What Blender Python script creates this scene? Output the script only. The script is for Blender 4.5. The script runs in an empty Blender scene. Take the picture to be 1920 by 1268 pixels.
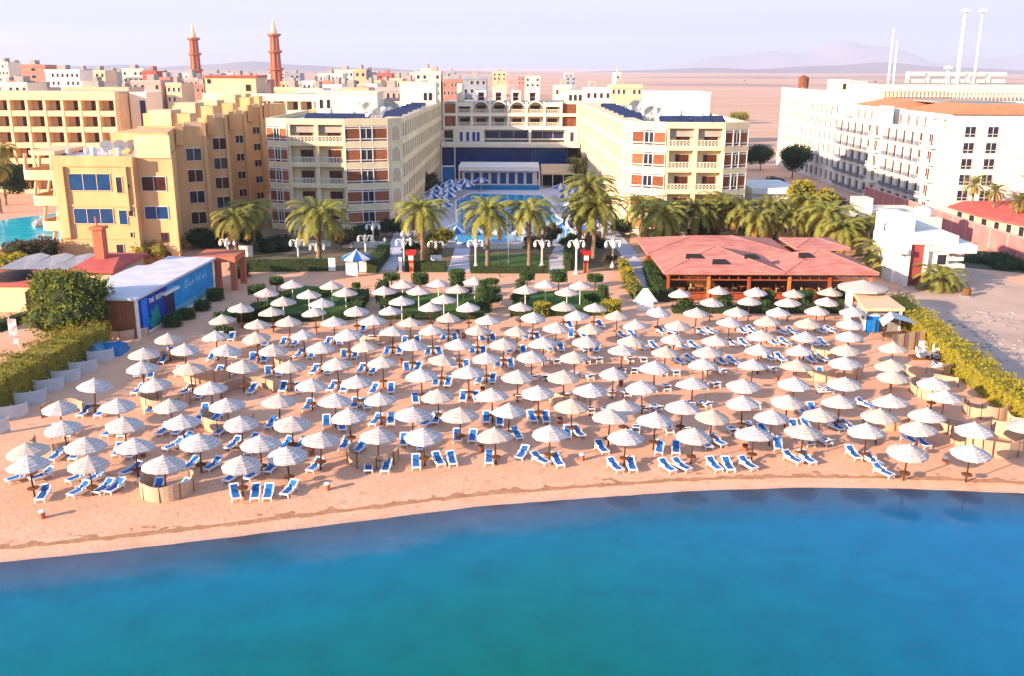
import bpy, math, random
from mathutils import Matrix, Vector
rnd = random.Random(7)
R = math.radians
sc = bpy.context.scene
C = sc.collection
# ---------------------------------------------------------------- camera, world, sun, exposure
F, PITCH, ROLL, H = 1800.0, R(15.73), R(0.25), 26.0
cam = bpy.data.cameras.new('camera'); cam.sensor_width = 36.0; cam.lens = 36.0 * F / 1920.0
cam.clip_start = 0.5; cam.clip_end = 60000
co = bpy.data.objects.new('camera', cam); C.objects.link(co); sc.camera = co
co.matrix_world = Matrix.Translation((0, 0, H)) @ (Matrix.Rotation(math.pi / 2 - PITCH, 4, 'X') @ Matrix.Rotation(ROLL, 4, 'Z'))
SUN_EL, SUN_AZ = R(15.5), R(32.0)          # the sun is low over the left, a little in front of the hotel
sdir = Vector((-math.cos(SUN_AZ) * math.cos(SUN_EL), -math.sin(SUN_AZ) * math.cos(SUN_EL), math.sin(SUN_EL)))
w = bpy.data.worlds.new('World'); sc.world = w; w.use_nodes = True
wn, wl = w.node_tree.nodes, w.node_tree.links
bg = wn['Background']
sky = wn.new('ShaderNodeTexSky'); sky.sky_type = 'NISHITA'; sky.sun_disc = False
sky.sun_elevation = SUN_EL; sky.sun_rotation = math.atan2(sdir.x, sdir.y)
sky.air_density = 1.0; sky.dust_density = 0.6; sky.ozone_density = 2.5; sky.altitude = 0
tcw = wn.new('ShaderNodeTexCoord'); sxw = wn.new('ShaderNodeSeparateXYZ'); wl.new(tcw.outputs['Generated'], sxw.inputs[0])
rpw = wn.new('ShaderNodeValToRGB'); rpw.color_ramp.elements[0].position = .14; rpw.color_ramp.elements[0].color = (1, 1, 1, 1)   # pale dust layer near the horizon
rpw.color_ramp.elements[1].position = .45; rpw.color_ramp.elements[1].color = (.34, .34, .34, 1); wl.new(sxw.outputs[2], rpw.inputs[0])
lay = wn.new('ShaderNodeValToRGB'); lay.color_ramp.elements[0].position = 0.0; lay.color_ramp.elements[0].color = (.62, .68, .98, 1)
lay.color_ramp.elements[1].position = .075; lay.color_ramp.elements[1].color = (1.24, 1.26, 1.28, 1)
k_ = lay.color_ramp.elements.new(.035); k_.color = (.76, .84, 1.04, 1); k_ = lay.color_ramp.elements.new(.40); k_.color = (.8, 1.0, 1.5, 1); wl.new(sxw.outputs[2], lay.inputs[0])
sclw = wn.new('ShaderNodeMix'); sclw.data_type = 'RGBA'; sclw.blend_type = 'MULTIPLY'; sclw.inputs[0].default_value = 1.0; sclw.clamp_result = False
sclw.inputs[7].default_value = (1.72, 1.72, 1.72, 1); wl.new(lay.outputs[0], sclw.inputs[6])
mxw = wn.new('ShaderNodeMix'); mxw.data_type = 'RGBA'; mxw.clamp_result = False; wl.new(rpw.outputs[0], mxw.inputs[0]); wl.new(sky.outputs[0], mxw.inputs[6]); wl.new(sclw.outputs[2], mxw.inputs[7])
wl.new(mxw.outputs[2], bg.inputs[0]); bg.inputs[1].default_value = 0.15
sl = bpy.data.lights.new('sun', 'SUN'); sl.energy = 4.3; sl.angle = R(0.8); sl.color = (1.0, 0.76, 0.52)
so = bpy.data.objects.new('sun', sl); C.objects.link(so); so.location = (-60, -20, 60)
so.rotation_euler = sdir.to_track_quat('Z', 'Y').to_euler()
sc.view_settings.view_transform = 'Standard'; sc.view_settings.look = 'None'; sc.view_settings.gamma = 1.0
sc.view_settings.exposure = 1.52
sc.cycles.max_bounces = 5; sc.cycles.diffuse_bounces = 3; sc.cycles.glossy_bounces = 3; sc.cycles.transparent_max_bounces = 6
sc.cycles.volume_bounces = 1; sc.cycles.use_denoising = True

# ---------------------------------------------------------------- helpers
cp, sp, cr, sr = math.cos(PITCH), math.sin(PITCH), math.cos(ROLL), math.sin(ROLL)
def ray(px, py):
    u = (px - 960) / F; v = -(py - 634) / F
    u, v = u * cr - v * sr, u * sr + v * cr
    return (u, cp + v * sp, -sp + v * cp)
def g(px, py, z=0.0):                      # where a picture point lies on the ground (or at height z)
    d = ray(px, py); t = (z - H) / d[2]
    return Vector((d[0] * t, d[1] * t, z))
def at(px, py, Y):                         # ... or on the vertical plane Y metres out
    d = ray(px, py); t = Y / d[1]
    return Vector((d[0] * t, Y, H + d[2] * t))

XS = YS = 1.0
def cam_stretch(on):                              # image-fitted building x and y, stretched about the camera after a lens change
    global XS, YS
    XS, YS = (.984, 1.185) if on else (1.0, 1.0)
def W(p): return Vector((p[0] * XS, p[1] * YS, p[2]))
def tag(o, label=None, cat=None, group=None, kind=None):
    if label: o['label'] = label
    if cat: o['category'] = cat
    if group: o['group'] = group
    if kind: o['kind'] = kind
    return o
def thing(name, label, cat, loc=(0, 0, 0), group=None, rz=0):
    o = bpy.data.objects.new(name, None); C.objects.link(o); o.empty_display_size = .3
    o.location = W(loc); o.rotation_euler = (0, 0, rz)
    return tag(o, label, cat, group)
KIDS = {}
def adopt(o, parent):
    o.parent = parent; KIDS.setdefault(parent.name, []).append(o)
    return o
def dup(o, loc=None, rz=None, label=None, group=None, parent=None, scale=None):
    c = o.copy(); C.objects.link(c)
    if loc is not None: c.location = loc
    if rz is not None: c.rotation_euler = (0, 0, rz)
    if scale is not None: c.scale = (scale, scale, scale) if not isinstance(scale, tuple) else scale
    if label: c['label'] = label
    if group: c['group'] = group
    if parent is not None: adopt(c, parent)
    for k in KIDS.get(o.name, ()): dup(k, parent=c)
    return c

class MB:
    def __init__(s): s.v = []; s.f = []; s.m = []; s.mi = 0; s.t = None
    def p(s, x, y, z):
        if s.t: x, y, z = s.t(x, y, z)
        s.v.append((x * XS, y * YS, z)); return len(s.v) - 1
    def face(s, pts):
        s.f.append([s.p(*q) for q in pts]); s.m.append(s.mi)
    def box(s, x0, x1, y0, y1, z0, z1):
        a = [s.p(x, y, z) for z in (z0, z1) for x, y in ((x0, y0), (x1, y0), (x1, y1), (x0, y1))]
        for q in ((3, 2, 1, 0), (4, 5, 6, 7), (0, 1, 5, 4), (1, 2, 6, 5), (2, 3, 7, 6), (3, 0, 4, 7)):
            s.f.append([a[i] for i in q]); s.m.append(s.mi)
    def prism(s, poly, z0, z1):
        n = len(poly); a = [s.p(x, y, z0) for x, y in poly]; b = [s.p(x, y, z1) for x, y in poly]
        s.f.append(a[::-1]); s.m.append(s.mi); s.f.append(b); s.m.append(s.mi)
        for i in range(n):
            j = (i + 1) % n; s.f.append([a[i], a[j], b[j], b[i]]); s.m.append(s.mi)
    def lathe(s, prof, n=10, cx=0, cy=0, a0=0, a1=2 * math.pi, wob=None):
        full = abs(a1 - a0 - 2 * math.pi) < 1e-6; k = n if full else n + 1
        rows = []
        for r, z in prof:
            rows.append([s.p(cx + r * math.cos(a0 + (a1 - a0) * i / n) * (wob(i, r) if wob else 1), cy + r * math.sin(a0 + (a1 - a0) * i / n) * (wob(i, r) if wob else 1), z) for i in range(k)])
        for A, B in zip(rows, rows[1:]):
            for i in range(n):
                j = (i + 1) % k; s.f.append([A[i], A[j], B[j], B[i]]); s.m.append(s.mi)
        return rows
    def tube(s, p0, p1, r0, r1=None, n=6):
        r1 = r0 if r1 is None else r1; p0 = Vector(p0); p1 = Vector(p1); d = (p1 - p0).normalized()
        x = d.orthogonal().normalized(); y = d.cross(x); A = []; B = []
        for i in range(n):
            o = x * math.cos(2 * math.pi * i / n) + y * math.sin(2 * math.pi * i / n)
            A.append(s.p(*(p0 + o * r0))); B.append(s.p(*(p1 + o * r1)))
        for i in range(n):
            j = (i + 1) % n; s.f.append([A[i], A[j], B[j], B[i]]); s.m.append(s.mi)
        s.f.append(A[::-1]); s.m.append(s.mi); s.f.append(B); s.m.append(s.mi)
    def mesh(s, name, mats, off=(0, 0, 0), smooth=False):
        me = bpy.data.meshes.new(name)
        mats = mats if mats is not None else []
        ox, oy, oz = off
        me.from_pydata([(x - ox, y - oy, z - oz) for x, y, z in s.v] if any(off) else s.v, [], s.f)
        for m in (mats if isinstance(mats, (list, tuple)) else [mats]): me.materials.append(m)
        if any(s.m): me.polygons.foreach_set('material_index', s.m)
        if smooth: me.polygons.foreach_set('use_smooth', [True] * len(s.f))
        me.update(); return me
    def build(s, name, mats, parent=None, smooth=False, local=False):   # vertices in world space unless local
        off = tuple(parent.location) if parent is not None and not local else (0, 0, 0)
        o = bpy.data.objects.new(name, s.mesh(name, mats, off, smooth)); C.objects.link(o)
        if parent is not None: adopt(o, parent)
        return o
def obj(name, me, parent=None, loc=(0, 0, 0), rz=0):
    o = bpy.data.objects.new(name, me); C.objects.link(o); o.location = loc; o.rotation_euler = (0, 0, rz)
    if parent is not None: adopt(o, parent)
    return o
def frame_t(p0, p1):                       # local (u along p0->p1, v outward to the right-hand side, z)
    d = Vector((p1[0] - p0[0], p1[1] - p0[1])); L = d.length; d /= L; n = Vector((d.y, -d.x))
    return (lambda u, v, z: (p0[0] + d.x * u + n.x * v, p0[1] + d.y * u + n.y * v, z)), L, math.atan2(d.y * YS, d.x * XS)

# ---------------------------------------------------------------- materials
def mat(name, c1, c2=None, scale=4.0, rough=.85, bump=0.0, bscale=30.0, spec=.25, rand=0.0, metal=0.0, detail=4, coord='Object', stretch=None, sss=0):
    m = bpy.data.materials.new(name); m.use_nodes = True; N, L = m.node_tree.nodes, m.node_tree.links
    b = N['Principled BSDF']; b.inputs['Roughness'].default_value = rough; b.inputs['Metallic'].default_value = metal
    b.inputs['Specular IOR Level'].default_value = spec
    tc = N.new('ShaderNodeTexCoord'); src = tc.outputs[coord]
    if stretch:
        mp = N.new('ShaderNodeMapping'); mp.inputs['Scale'].default_value = stretch; L.new(src, mp.inputs[0]); src = mp.outputs[0]
    c2 = c2 or tuple(x * .82 for x in c1)
    nz = N.new('ShaderNodeTexNoise'); nz.inputs['Scale'].default_value = scale; nz.inputs['Detail'].default_value = detail
    L.new(src, nz.inputs['Vector'])
    rp = N.new('ShaderNodeValToRGB'); rp.color_ramp.elements[0].position = .33; rp.color_ramp.elements[1].position = .67
    rp.color_ramp.elements[0].color = (*c2, 1); rp.color_ramp.elements[1].color = (*c1, 1)
    L.new(nz.outputs[0], rp.inputs[0]); out = rp.outputs[0]
    if rand:
        oi = N.new('ShaderNodeObjectInfo'); hs = N.new('ShaderNodeHueSaturation')
        mr = N.new('ShaderNodeMapRange'); mr.inputs[3].default_value = 1 - rand; mr.inputs[4].default_value = 1 + rand * .5
        L.new(oi.outputs['Random'], mr.inputs[0]); L.new(mr.outputs[0], hs.inputs['Value']); L.new(out, hs.inputs['Color']); out = hs.outputs[0]
    L.new(out, b.inputs['Base Color'])
    if bump:
        n2 = N.new('ShaderNodeTexNoise'); n2.inputs['Scale'].default_value = bscale; n2.inputs['Detail'].default_value = 3; L.new(src, n2.inputs['Vector'])
        bp = N.new('ShaderNodeBump'); bp.inputs['Strength'].default_value = bump; bp.inputs['Distance'].default_value = .05
        L.new(n2.outputs[0], bp.inputs['Height']); L.new(bp.outputs[0], b.inputs['Normal'])
    return m
def leafmat(name, c1, c2, rand=.15, scale=1.2):
    m = mat(name, c1, c2, scale=scale, rough=.65, spec=.2, rand=rand)
    N, L = m.node_tree.nodes, m.node_tree.links; b = N['Principled BSDF']; o = N['Material Output']
    t = N.new('ShaderNodeBsdfTranslucent'); mx = N.new('ShaderNodeMixShader'); mx.inputs[0].default_value = .38
    L.new(b.inputs['Base Color'].links[0].from_socket, t.inputs[0])
    L.new(b.outputs[0], mx.inputs[1]); L.new(t.outputs[0], mx.inputs[2]); L.new(mx.outputs[0], o.inputs[0])
    return m
m_cream = mat('cream_render', (.82, .68, .44), (.68, .54, .34), scale=.45, detail=7, stretch=(1, 1, .25), bump=.08)
m_creamw = mat('pale_cream_render', (.80, .71, .58), (.74, .65, .51), scale=.3)
m_ivory = mat('ivory_render', (.80, .74, .66), (.74, .67, .58), scale=.5)
m_white = mat('white_paint', (.80, .79, .77), (.72, .70, .68), scale=.6)
m_trim = mat('white_trim', (.84, .80, .74), (.76, .71, .64), scale=1.5)
m_ochre = mat('ochre_render', (.78, .47, .23), (.63, .36, .17), scale=.4, detail=7, stretch=(1, 1, .3), bump=.12, bscale=6)
m_ochre2 = mat('pale_ochre_render', (.80, .57, .36), (.72, .49, .30), scale=.5)
m_tan = mat('tan_render', (.66, .48, .31), (.56, .40, .25), scale=.3)
m_terra = mat('terracotta', (.55, .17, .10), (.46, .13, .07), scale=1.2)
m_redroof = mat('red_roof_sheet', (.55, .12, .10), (.46, .09, .08), scale=.5)
m_pinkroof = mat('pink_roof_sheet', (.58, .24, .195), (.40, .14, .115), scale=.5, detail=7, stretch=(1, 3, 1))
m_roof = mat('dusty_flat_roof', (.46, .41, .36), (.34, .30, .27), scale=.3)
m_brown = mat('brown_panel', (.36, .12, .055), (.24, .07, .035), scale=2.2, rand=.45)
m_wood = mat('brown_wood', (.20, .085, .035), (.13, .05, .02), scale=3, stretch=(6, 6, .6))
m_redwood = mat('red_stained_wood', (.36, .085, .03), (.25, .05, .02), scale=2, stretch=(4, 4, .6))
m_pole = mat('dark_brown_pole', (.10, .035, .02), (.06, .022, .014), scale=8)
m_glass = mat('dark_glass', (.012, .014, .03), (.03, .03, .055), scale=.8, rough=.12, spec=.6)
m_bglass = mat('blue_glass', (.008, .03, .16), (.012, .07, .30), scale=.25, rough=.12, spec=.6)
m_curt = mat('deep_blue_curtain_wall', (.008, .022, .17), (.012, .04, .26), scale=.5, rough=.2, spec=.5)
m_rglass = mat('deep_blue_window', (.006, .035, .13), (.01, .07, .20), scale=.5, rough=.15, spec=.5)
m_navy = mat('navy_panel', (.008, .011, .06), (.02, .022, .09), scale=1.2, rough=.35, spec=.5)
m_winbr = mat('brown_window', (.10, .028, .018), (.05, .014, .012), scale=1.5, rough=.3, rand=.3)
m_thatch = None
m_sling = mat('blue_sling', (.03, .20, .58), (.02, .14, .46), scale=10, rough=.6, rand=.35)
m_plast = mat('white_plastic', (.82, .82, .84), (.74, .74, .77), scale=6, rough=.4, spec=.4)
m_wicker = mat('woven_reed', (.64, .46, .33), (.46, .31, .21), scale=5, stretch=(1, 1, 10), bump=.5, bscale=12, rand=.2)
m_fabric = mat('pale_canvas', (.55, .58, .62), (.45, .48, .54), scale=2)
m_bluetarp = mat('blue_tarpaulin', (.01, .16, .42), (.008, .10, .30), scale=1.5, rough=.5)
m_pink = mat('pink_wall', (.55, .21, .20), (.46, .16, .16), scale=.5)
m_black = mat('dark_recess', (.02, .016, .016), (.03, .022, .02), scale=2)
m_tile = mat('lilac_tile', (.64, .61, .70), (.54, .51, .62), scale=.5)
m_grass = mat('lawn', (.07, .15, .025), (.04, .10, .018), scale=1.5, bump=.5, bscale=40)
m_leaf = leafmat('hedge_leaf', (.085, .16, .03), (.045, .10, .02))
m_leafd = leafmat('dark_leaf', (.035, .075, .02), (.018, .045, .014))
m_leafy = leafmat('yellow_green_leaf', (.48, .39, .03), (.38, .31, .027), rand=.1)
m_leafo = leafmat('dry_yellow_leaf', (.28, .19, .05), (.17, .12, .03))
m_leafb = leafmat('dry_brown_leaf', (.16, .10, .06), (.09, .06, .04))
m_palm = leafmat('palm_leaf', (.42, .38, .085), (.22, .24, .055), rand=.3, scale=.7)
m_palmd = leafmat('dry_palm_leaf', (.46, .30, .08), (.30, .18, .045))
m_trunk = mat('palm_trunk', (.30, .20, .13), (.16, .10, .065), scale=3, stretch=(1, 1, 5), bump=.6, bscale=8)
m_bark = mat('bark', (.14, .09, .06), (.08, .05, .035), scale=4)
m_red = mat('red_paint', (.50, .03, .025), (.42, .022, .02), scale=2)
m_orange = mat('orange_paint', (.62, .20, .06), (.52, .15, .045), scale=2)
m_metal = mat('galvanised_metal', (.62, .63, .66), (.52, .53, .56), scale=2, rough=.4, metal=.3)
m_globe = mat('lantern_glass', (.82, .83, .86), (.78, .79, .83), scale=3, rough=.3)
m_rock = mat('grey_rock', (.34, .32, .32), (.22, .20, .21), scale=1.2, bump=.6, bscale=3)

def thatch_mat(name, a, b, c, stripes=9.0):
    """reed canopy: bands of woven reed running round the cone, paler and darker, each canopy its own tint"""
    m = bpy.data.materials.new(name); m.use_nodes = True; N, L = m.node_tree.nodes, m.node_tree.links
    bs = N['Principled BSDF']; bs.inputs['Roughness'].default_value = .9; bs.inputs['Specular IOR Level'].default_value = .15
    tc = N.new('ShaderNodeTexCoord'); sx = N.new('ShaderNodeSeparateXYZ'); L.new(tc.outputs['Object'], sx.inputs[0])
    wv = N.new('ShaderNodeMath'); wv.operation = 'MULTIPLY'; wv.inputs[1].default_value = stripes * 6.28; L.new(sx.outputs[2], wv.inputs[0])
    sn = N.new('ShaderNodeMath'); sn.operation = 'SINE'; L.new(wv.outputs[0], sn.inputs[0])
    nz = N.new('ShaderNodeTexNoise'); nz.inputs['Scale'].default_value = 5; nz.inputs['Detail'].default_value = 5; L.new(tc.outputs['Object'], nz.inputs['Vector'])
    oi = N.new('ShaderNodeObjectInfo')
    ad = N.new('ShaderNodeMath'); ad.operation = 'MULTIPLY_ADD'; L.new(sn.outputs[0], ad.inputs[0]); ad.inputs[1].default_value = .17; L.new(nz.outputs[0], ad.inputs[2])
    rp = N.new('ShaderNodeValToRGB'); rp.color_ramp.elements[0].position = .32; rp.color_ramp.elements[1].position = .66
    rp.color_ramp.elements[0].color = (*b, 1); rp.color_ramp.elements[1].color = (*a, 1); L.new(ad.outputs[0], rp.inputs[0])
    mx = N.new('ShaderNodeMix'); mx.data_type = 'RGBA'; mx.inputs[7].default_value = (*c, 1); L.new(rp.outputs[0], mx.inputs[6])
    pw = N.new('ShaderNodeMath'); pw.operation = 'POWER'; pw.inputs[1].default_value = 2.2; L.new(oi.outputs['Random'], pw.inputs[0])
    ml = N.new('ShaderNodeMath'); ml.operation = 'MULTIPLY'; ml.inputs[1].default_value = .75; L.new(pw.outputs[0], ml.inputs[0]); L.new(ml.outputs[0], mx.inputs[0])
    L.new(mx.outputs[2], bs.inputs['Base Color'])
    bp = N.new('ShaderNodeBump'); bp.inputs['Strength'].default_value = .5; bp.inputs['Distance'].default_value = .03; L.new(ad.outputs[0], bp.inputs['Height']); L.new(bp.outputs[0], bs.inputs['Normal'])
    return m
m_thatch = thatch_mat('woven_reed_canopy', (.62, .56, .54), (.39, .36, .39), (.53, .40, .31))
m_thatchp = thatch_mat('faded_pink_canopy', (.70, .55, .52), (.58, .44, .42), (.60, .42, .38))

# ---------------------------------------------------------------- ground, water, paths
SHORE = [(-400, 0), (-120, 26), (-60, 40)] + [tuple(g(px, py, -.35)[:2]) for px, py in ((0, 1055), (200, 1035), (400, 1012), (700, 975), (900, 950), (1100, 935), (1300, 921), (1500, 915), (1700, 917), (1920, 926))] + [(60, 52), (120, 34), (400, -60)]
def shore_y(x):
    for (a, b), (c, d) in zip(SHORE, SHORE[1:]):
        if a <= x <= c: return b + (d - b) * (x - a) / (c - a)
    return SHORE[0][1] if x < SHORE[0][0] else SHORE[-1][1]
WZ = -.35
def ss(a, b, t):
    t = max(0, min(1, (t - a) / (b - a))); return t * t * (3 - 2 * t)
def hz(x, y):
    d = y - shore_y(x)                     # >0 on land
    if d > 0:
        z = WZ + .14 * ss(0, .9, d) + .10 * ss(1.1, 1.6, d) + .11 * ss(1.6, 6, d)
    else: z = WZ + d * .16 if d > -6 else WZ - .96 + (d + 6) * .10
    z = max(z, -4)
    if y > 260: z -= .0
    return z
def axis(segs):
    r = []
    for a, b, st in segs:
        n = max(1, round((b - a) / st)); r += [a + (b - a) * i / n for i in range(n)]
    return r + [segs[-1][1]]
xs = axis([(-16000, -2000, 3500), (-2000, -300, 340), (-300, -70, 23), (-70, -32, 3), (-32, 40, .9), (40, 80, 3), (80, 300, 22), (300, 2000, 340), (2000, 16000, 3500)])
ys = axis([(-400, -20, 60), (-20, 26, 4), (26, 34, 1), (34, 66, .34), (66, 84, 2), (84, 140, 5), (140, 400, 20), (400, 2000, 160), (2000, 24000, 2200)])
gm = MB()
for y in ys:
    for x in xs: gm.v.append((x, y, hz(x, y)))
nx = len(xs)
for j in range(len(ys) - 1):
    for i in range(nx - 1): gm.f.append([j * nx + i, j * nx + i + 1, (j + 1) * nx + i + 1, (j + 1) * nx + i]); gm.m.append(0)
def sand_mat():
    m = bpy.data.materials.new('sand'); m.use_nodes = True; N, L = m.node_tree.nodes, m.node_tree.links
    b = N['Principled BSDF']; b.inputs['Roughness'].default_value = .95; b.inputs['Specular IOR Level'].default_value = .1
    tc = N.new('ShaderNodeTexCoord'); P = tc.outputs['Object']; sx = N.new('ShaderNodeSeparateXYZ'); L.new(P, sx.inputs[0])
    def noise(scale, det=4, src=P):
        n = N.new('ShaderNodeTexNoise'); n.inputs['Scale'].default_value = scale; n.inputs['Detail'].default_value = det; L.new(src, n.inputs['Vector']); return n.outputs[0]
    def ramp(v, stops):
        r = N.new('ShaderNodeValToRGB'); e = r.color_ramp.elements
        while len(e) < len(stops): e.new(.5)
        for k, (p, c) in zip(e, stops): k.position = p; k.color = (*c, 1)
        L.new(v, r.inputs[0]); return r.outputs[0]
    def mix(f, a, c, mode='MIX'):
        x = N.new('ShaderNodeMix'); x.data_type = 'RGBA'; x.blend_type = mode
        if isinstance(f, float): x.inputs[0].default_value = f
        else: L.new(f, x.inputs[0])
        L.new(a, x.inputs[6]); L.new(c, x.inputs[7]); return x.outputs[2]
    def mrange(v, a, c, lo=0., hi=1.):
        r = N.new('ShaderNodeMapRange'); r.inputs[1].default_value = a; r.inputs[2].default_value = c; r.inputs[3].default_value = lo; r.inputs[4].default_value = hi; L.new(v, r.inputs[0]); return r.outputs[0]
    beach = mix(.5, ramp(noise(.35, 6), [(.3, (.68, .34, .20)), (.7, (.78, .44, .29))]), ramp(noise(3.0, 6), [(.35, (.69, .36, .22)), (.65, (.79, .47, .33))]))
    # wet darker sand below the wash line
    nzw = N.new('ShaderNodeMath'); nzw.operation = 'MULTIPLY_ADD'; nzw.inputs[1].default_value = .16; L.new(noise(.7, 6), nzw.inputs[0]); L.new(sx.outputs[2], nzw.inputs[2])
    wet = mrange(nzw.outputs[0], WZ + .05, WZ + .22)
    beach = mix(wet, ramp(noise(.8), [(.3, (.50, .31, .24)), (.7, (.58, .38, .30))]), beach)
    drift = mix(mrange(noise(1.2, 6), .60, .66), beach, ramp(noise(2.), [(.3, (.58, .31, .19)), (.7, (.62, .36, .23))]))
    band = N.new('ShaderNodeMath'); band.operation = 'COMPARE'; band.inputs[1].default_value = WZ + .20; band.inputs[2].default_value = .035; nb_ = N.new('ShaderNodeMath'); nb_.operation = 'MULTIPLY_ADD'; nb_.inputs[1].default_value = .07; L.new(noise(1.1, 6), nb_.inputs[0]); L.new(sx.outputs[2], nb_.inputs[2]); band.inputs[1].default_value = WZ + .235; L.new(nb_.outputs[0], band.inputs[0])
    drift = mix(band.outputs[0], drift, ramp(noise(1.5), [(.3, (.36, .17, .09)), (.7, (.46, .25, .15))]))
    vs = N.new('ShaderNodeMapping'); vs.inputs['Scale'].default_value = (.25, 1, 1); L.new(P, vs.inputs[0])
    desert = mix(.5, ramp(noise(.006, 8, vs.outputs[0]), [(.3, (.56, .31, .20)), (.5, (.68, .40, .28)), (.7, (.76, .50, .38))]), ramp(noise(.05, 6, vs.outputs[0]), [(.35, (.58, .34, .23)), (.65, (.70, .44, .32))]))
    fy = mrange(sx.outputs[1], 100., 220.)
    col = mix(fy, drift, desert)
    L.new(col, b.inputs['Base Color'])
    bp = N.new('ShaderNodeBump'); bp.inputs['Strength'].default_value = .35; bp.inputs['Distance'].default_value = .10
    L.new(noise(4.5, 9), bp.inputs['Height']); L.new(bp.outputs[0], b.inputs['Normal'])
    return m
tag(gm.build('ground', sand_mat(), smooth=True), kind='structure')

def water_mat():
    m = bpy.data.materials.new('sea_water'); m.use_nodes = True; N, L = m.node_tree.nodes, m.node_tree.links
    b = N['Principled BSDF']; o = N['Material Output']
    b.inputs['Roughness'].default_value = .04; b.inputs['IOR'].default_value = 1.33; b.inputs['Specular IOR Level'].default_value = .28
    at_ = N.new('ShaderNodeAttribute'); at_.attribute_name = 'offshore'
    tc = N.new('ShaderNodeTexCoord'); sx = N.new('ShaderNodeSeparateXYZ'); L.new(tc.outputs['Object'], sx.inputs[0])
    mp = N.new('ShaderNodeMapping'); mp.inputs['Scale'].default_value = (.10, .16, 1); L.new(tc.outputs['Object'], mp.inputs[0])
    nz = N.new('ShaderNodeTexNoise'); nz.inputs['Scale'].default_value = 1.0; nz.inputs['Detail'].default_value = 5; L.new(mp.outputs[0], nz.inputs['Vector'])
    ad = N.new('ShaderNodeMath'); ad.operation = 'MULTIPLY_ADD'; ad.inputs[1].default_value = 9; ad.inputs[2].default_value = -4.5; L.new(nz.outputs[0], ad.inputs[0])
    sm = N.new('ShaderNodeMath'); L.new(ad.outputs[0], sm.inputs[0]); L.new(at_.outputs['Fac'], sm.inputs[1])
    mr = N.new('ShaderNodeMapRange'); mr.inputs[2].default_value = 18; L.new(sm.outputs[0], mr.inputs[0])
    rp = N.new('ShaderNodeValToRGB'); e = rp.color_ramp.elements
    e[0].position = 0; e[0].color = (.15, .22, .38, 1); e[1].position = 1; e[1].color = (.0, .135, .12, 1)
    k = e.new(.22); k.color = (.0, .15, .265, 1); k = e.new(.55); k.color = (.0, .15, .20, 1)
    L.new(mr.outputs[0], rp.inputs[0])
    # deeper and bluer water to the right
    mx = N.new('ShaderNodeMix'); mx.data_type = 'RGBA'; mx.inputs[7].default_value = (.0, .14, .34, 1)
    m2 = N.new('ShaderNodeMapRange'); m2.inputs[1].default_value = 2; m2.inputs[2].default_value = 26; m2.inputs[4].default_value = .75; L.new(sx.outputs[0], m2.inputs[0])
    L.new(m2.outputs[0], mx.inputs[0]); L.new(rp.outputs[0], mx.inputs[6])
    nw = N.new('ShaderNodeTexNoise'); nw.inputs['Scale'].default_value = .42; nw.inputs['Detail'].default_value = 8; nw.inputs['Roughness'].default_value = .62; L.new(tc.outputs['Object'], nw.inputs['Vector'])
    rw = N.new('ShaderNodeValToRGB'); rw.color_ramp.elements[0].position = .30; rw.color_ramp.elements[0].color = (.80, .85, .88, 1); rw.color_ramp.elements[1].position = .52; rw.color_ramp.elements[1].color = (1, 1, 1, 1); kk = rw.color_ramp.elements.new(.75); kk.color = (1.12, 1.12, 1.06, 1); L.new(nw.outputs[0], rw.inputs[0])
    mw = N.new('ShaderNodeMix'); mw.data_type = 'RGBA'; mw.blend_type = 'MULTIPLY'; mw.inputs[0].default_value = 1; L.new(mx.outputs[2], mw.inputs[6]); L.new(rw.outputs[0], mw.inputs[7]); L.new(mw.outputs[2], b.inputs['Base Color'])
    tr = N.new('ShaderNodeBsdfTransparent'); tr.inputs[0].default_value = (.80, .86, .92, 1)
    ms = N.new('ShaderNodeMixShader'); m3 = N.new('ShaderNodeMapRange'); m3.inputs[1].default_value = -.2; m3.inputs[2].default_value = 5.0; m3.inputs[3].default_value = .12; ne = N.new('ShaderNodeTexNoise'); ne.inputs['Scale'].default_value = .9; ne.inputs['Detail'].default_value = 6; L.new(tc.outputs['Object'], ne.inputs['Vector'])
    ae = N.new('ShaderNodeMath'); ae.operation = 'MULTIPLY_ADD'; ae.inputs[1].default_value = 1.8; ae.inputs[2].default_value = -.9; L.new(ne.outputs[0], ae.inputs[0]); be_ = N.new('ShaderNodeMath'); L.new(ae.outputs[0], be_.inputs[0]); L.new(at_.outputs['Fac'], be_.inputs[1]); L.new(be_.outputs[0], m3.inputs[0])
    gl = N.new('ShaderNodeBsdfGlossy'); gl.inputs['Roughness'].default_value = .03; fr_ = N.new('ShaderNodeFresnel'); fr_.inputs[0].default_value = 1.33; mt = N.new('ShaderNodeMixShader')
    L.new(fr_.outputs[0], mt.inputs[0]); L.new(tr.outputs[0], mt.inputs[1]); L.new(gl.outputs[0], mt.inputs[2]); L.new(m3.outputs[0], ms.inputs[0]); L.new(mt.outputs[0], ms.inputs[1]); L.new(b.outputs[0], ms.inputs[2]); L.new(ms.outputs[0], o.inputs[0])
    n3 = N.new('ShaderNodeTexNoise'); n3.inputs['Scale'].default_value = 2.6; n3.inputs['Detail'].default_value = 7; n3.inputs['Roughness'].default_value = .62; L.new(tc.outputs['Object'], n3.inputs['Vector'])
    bp = N.new('ShaderNodeBump'); bp.inputs['Strength'].default_value = .16; bp.inputs['Distance'].default_value = .05; L.new(n3.outputs[0], bp.inputs['Height']); L.new(bp.outputs[0], b.inputs['Normal']); L.new(bp.outputs[0], gl.inputs['Normal'])
    return m
wm = MB(); wx = axis([(-400, -60, 40), (-60, 70, 2), (70, 400, 40)]); offs = []
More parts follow.
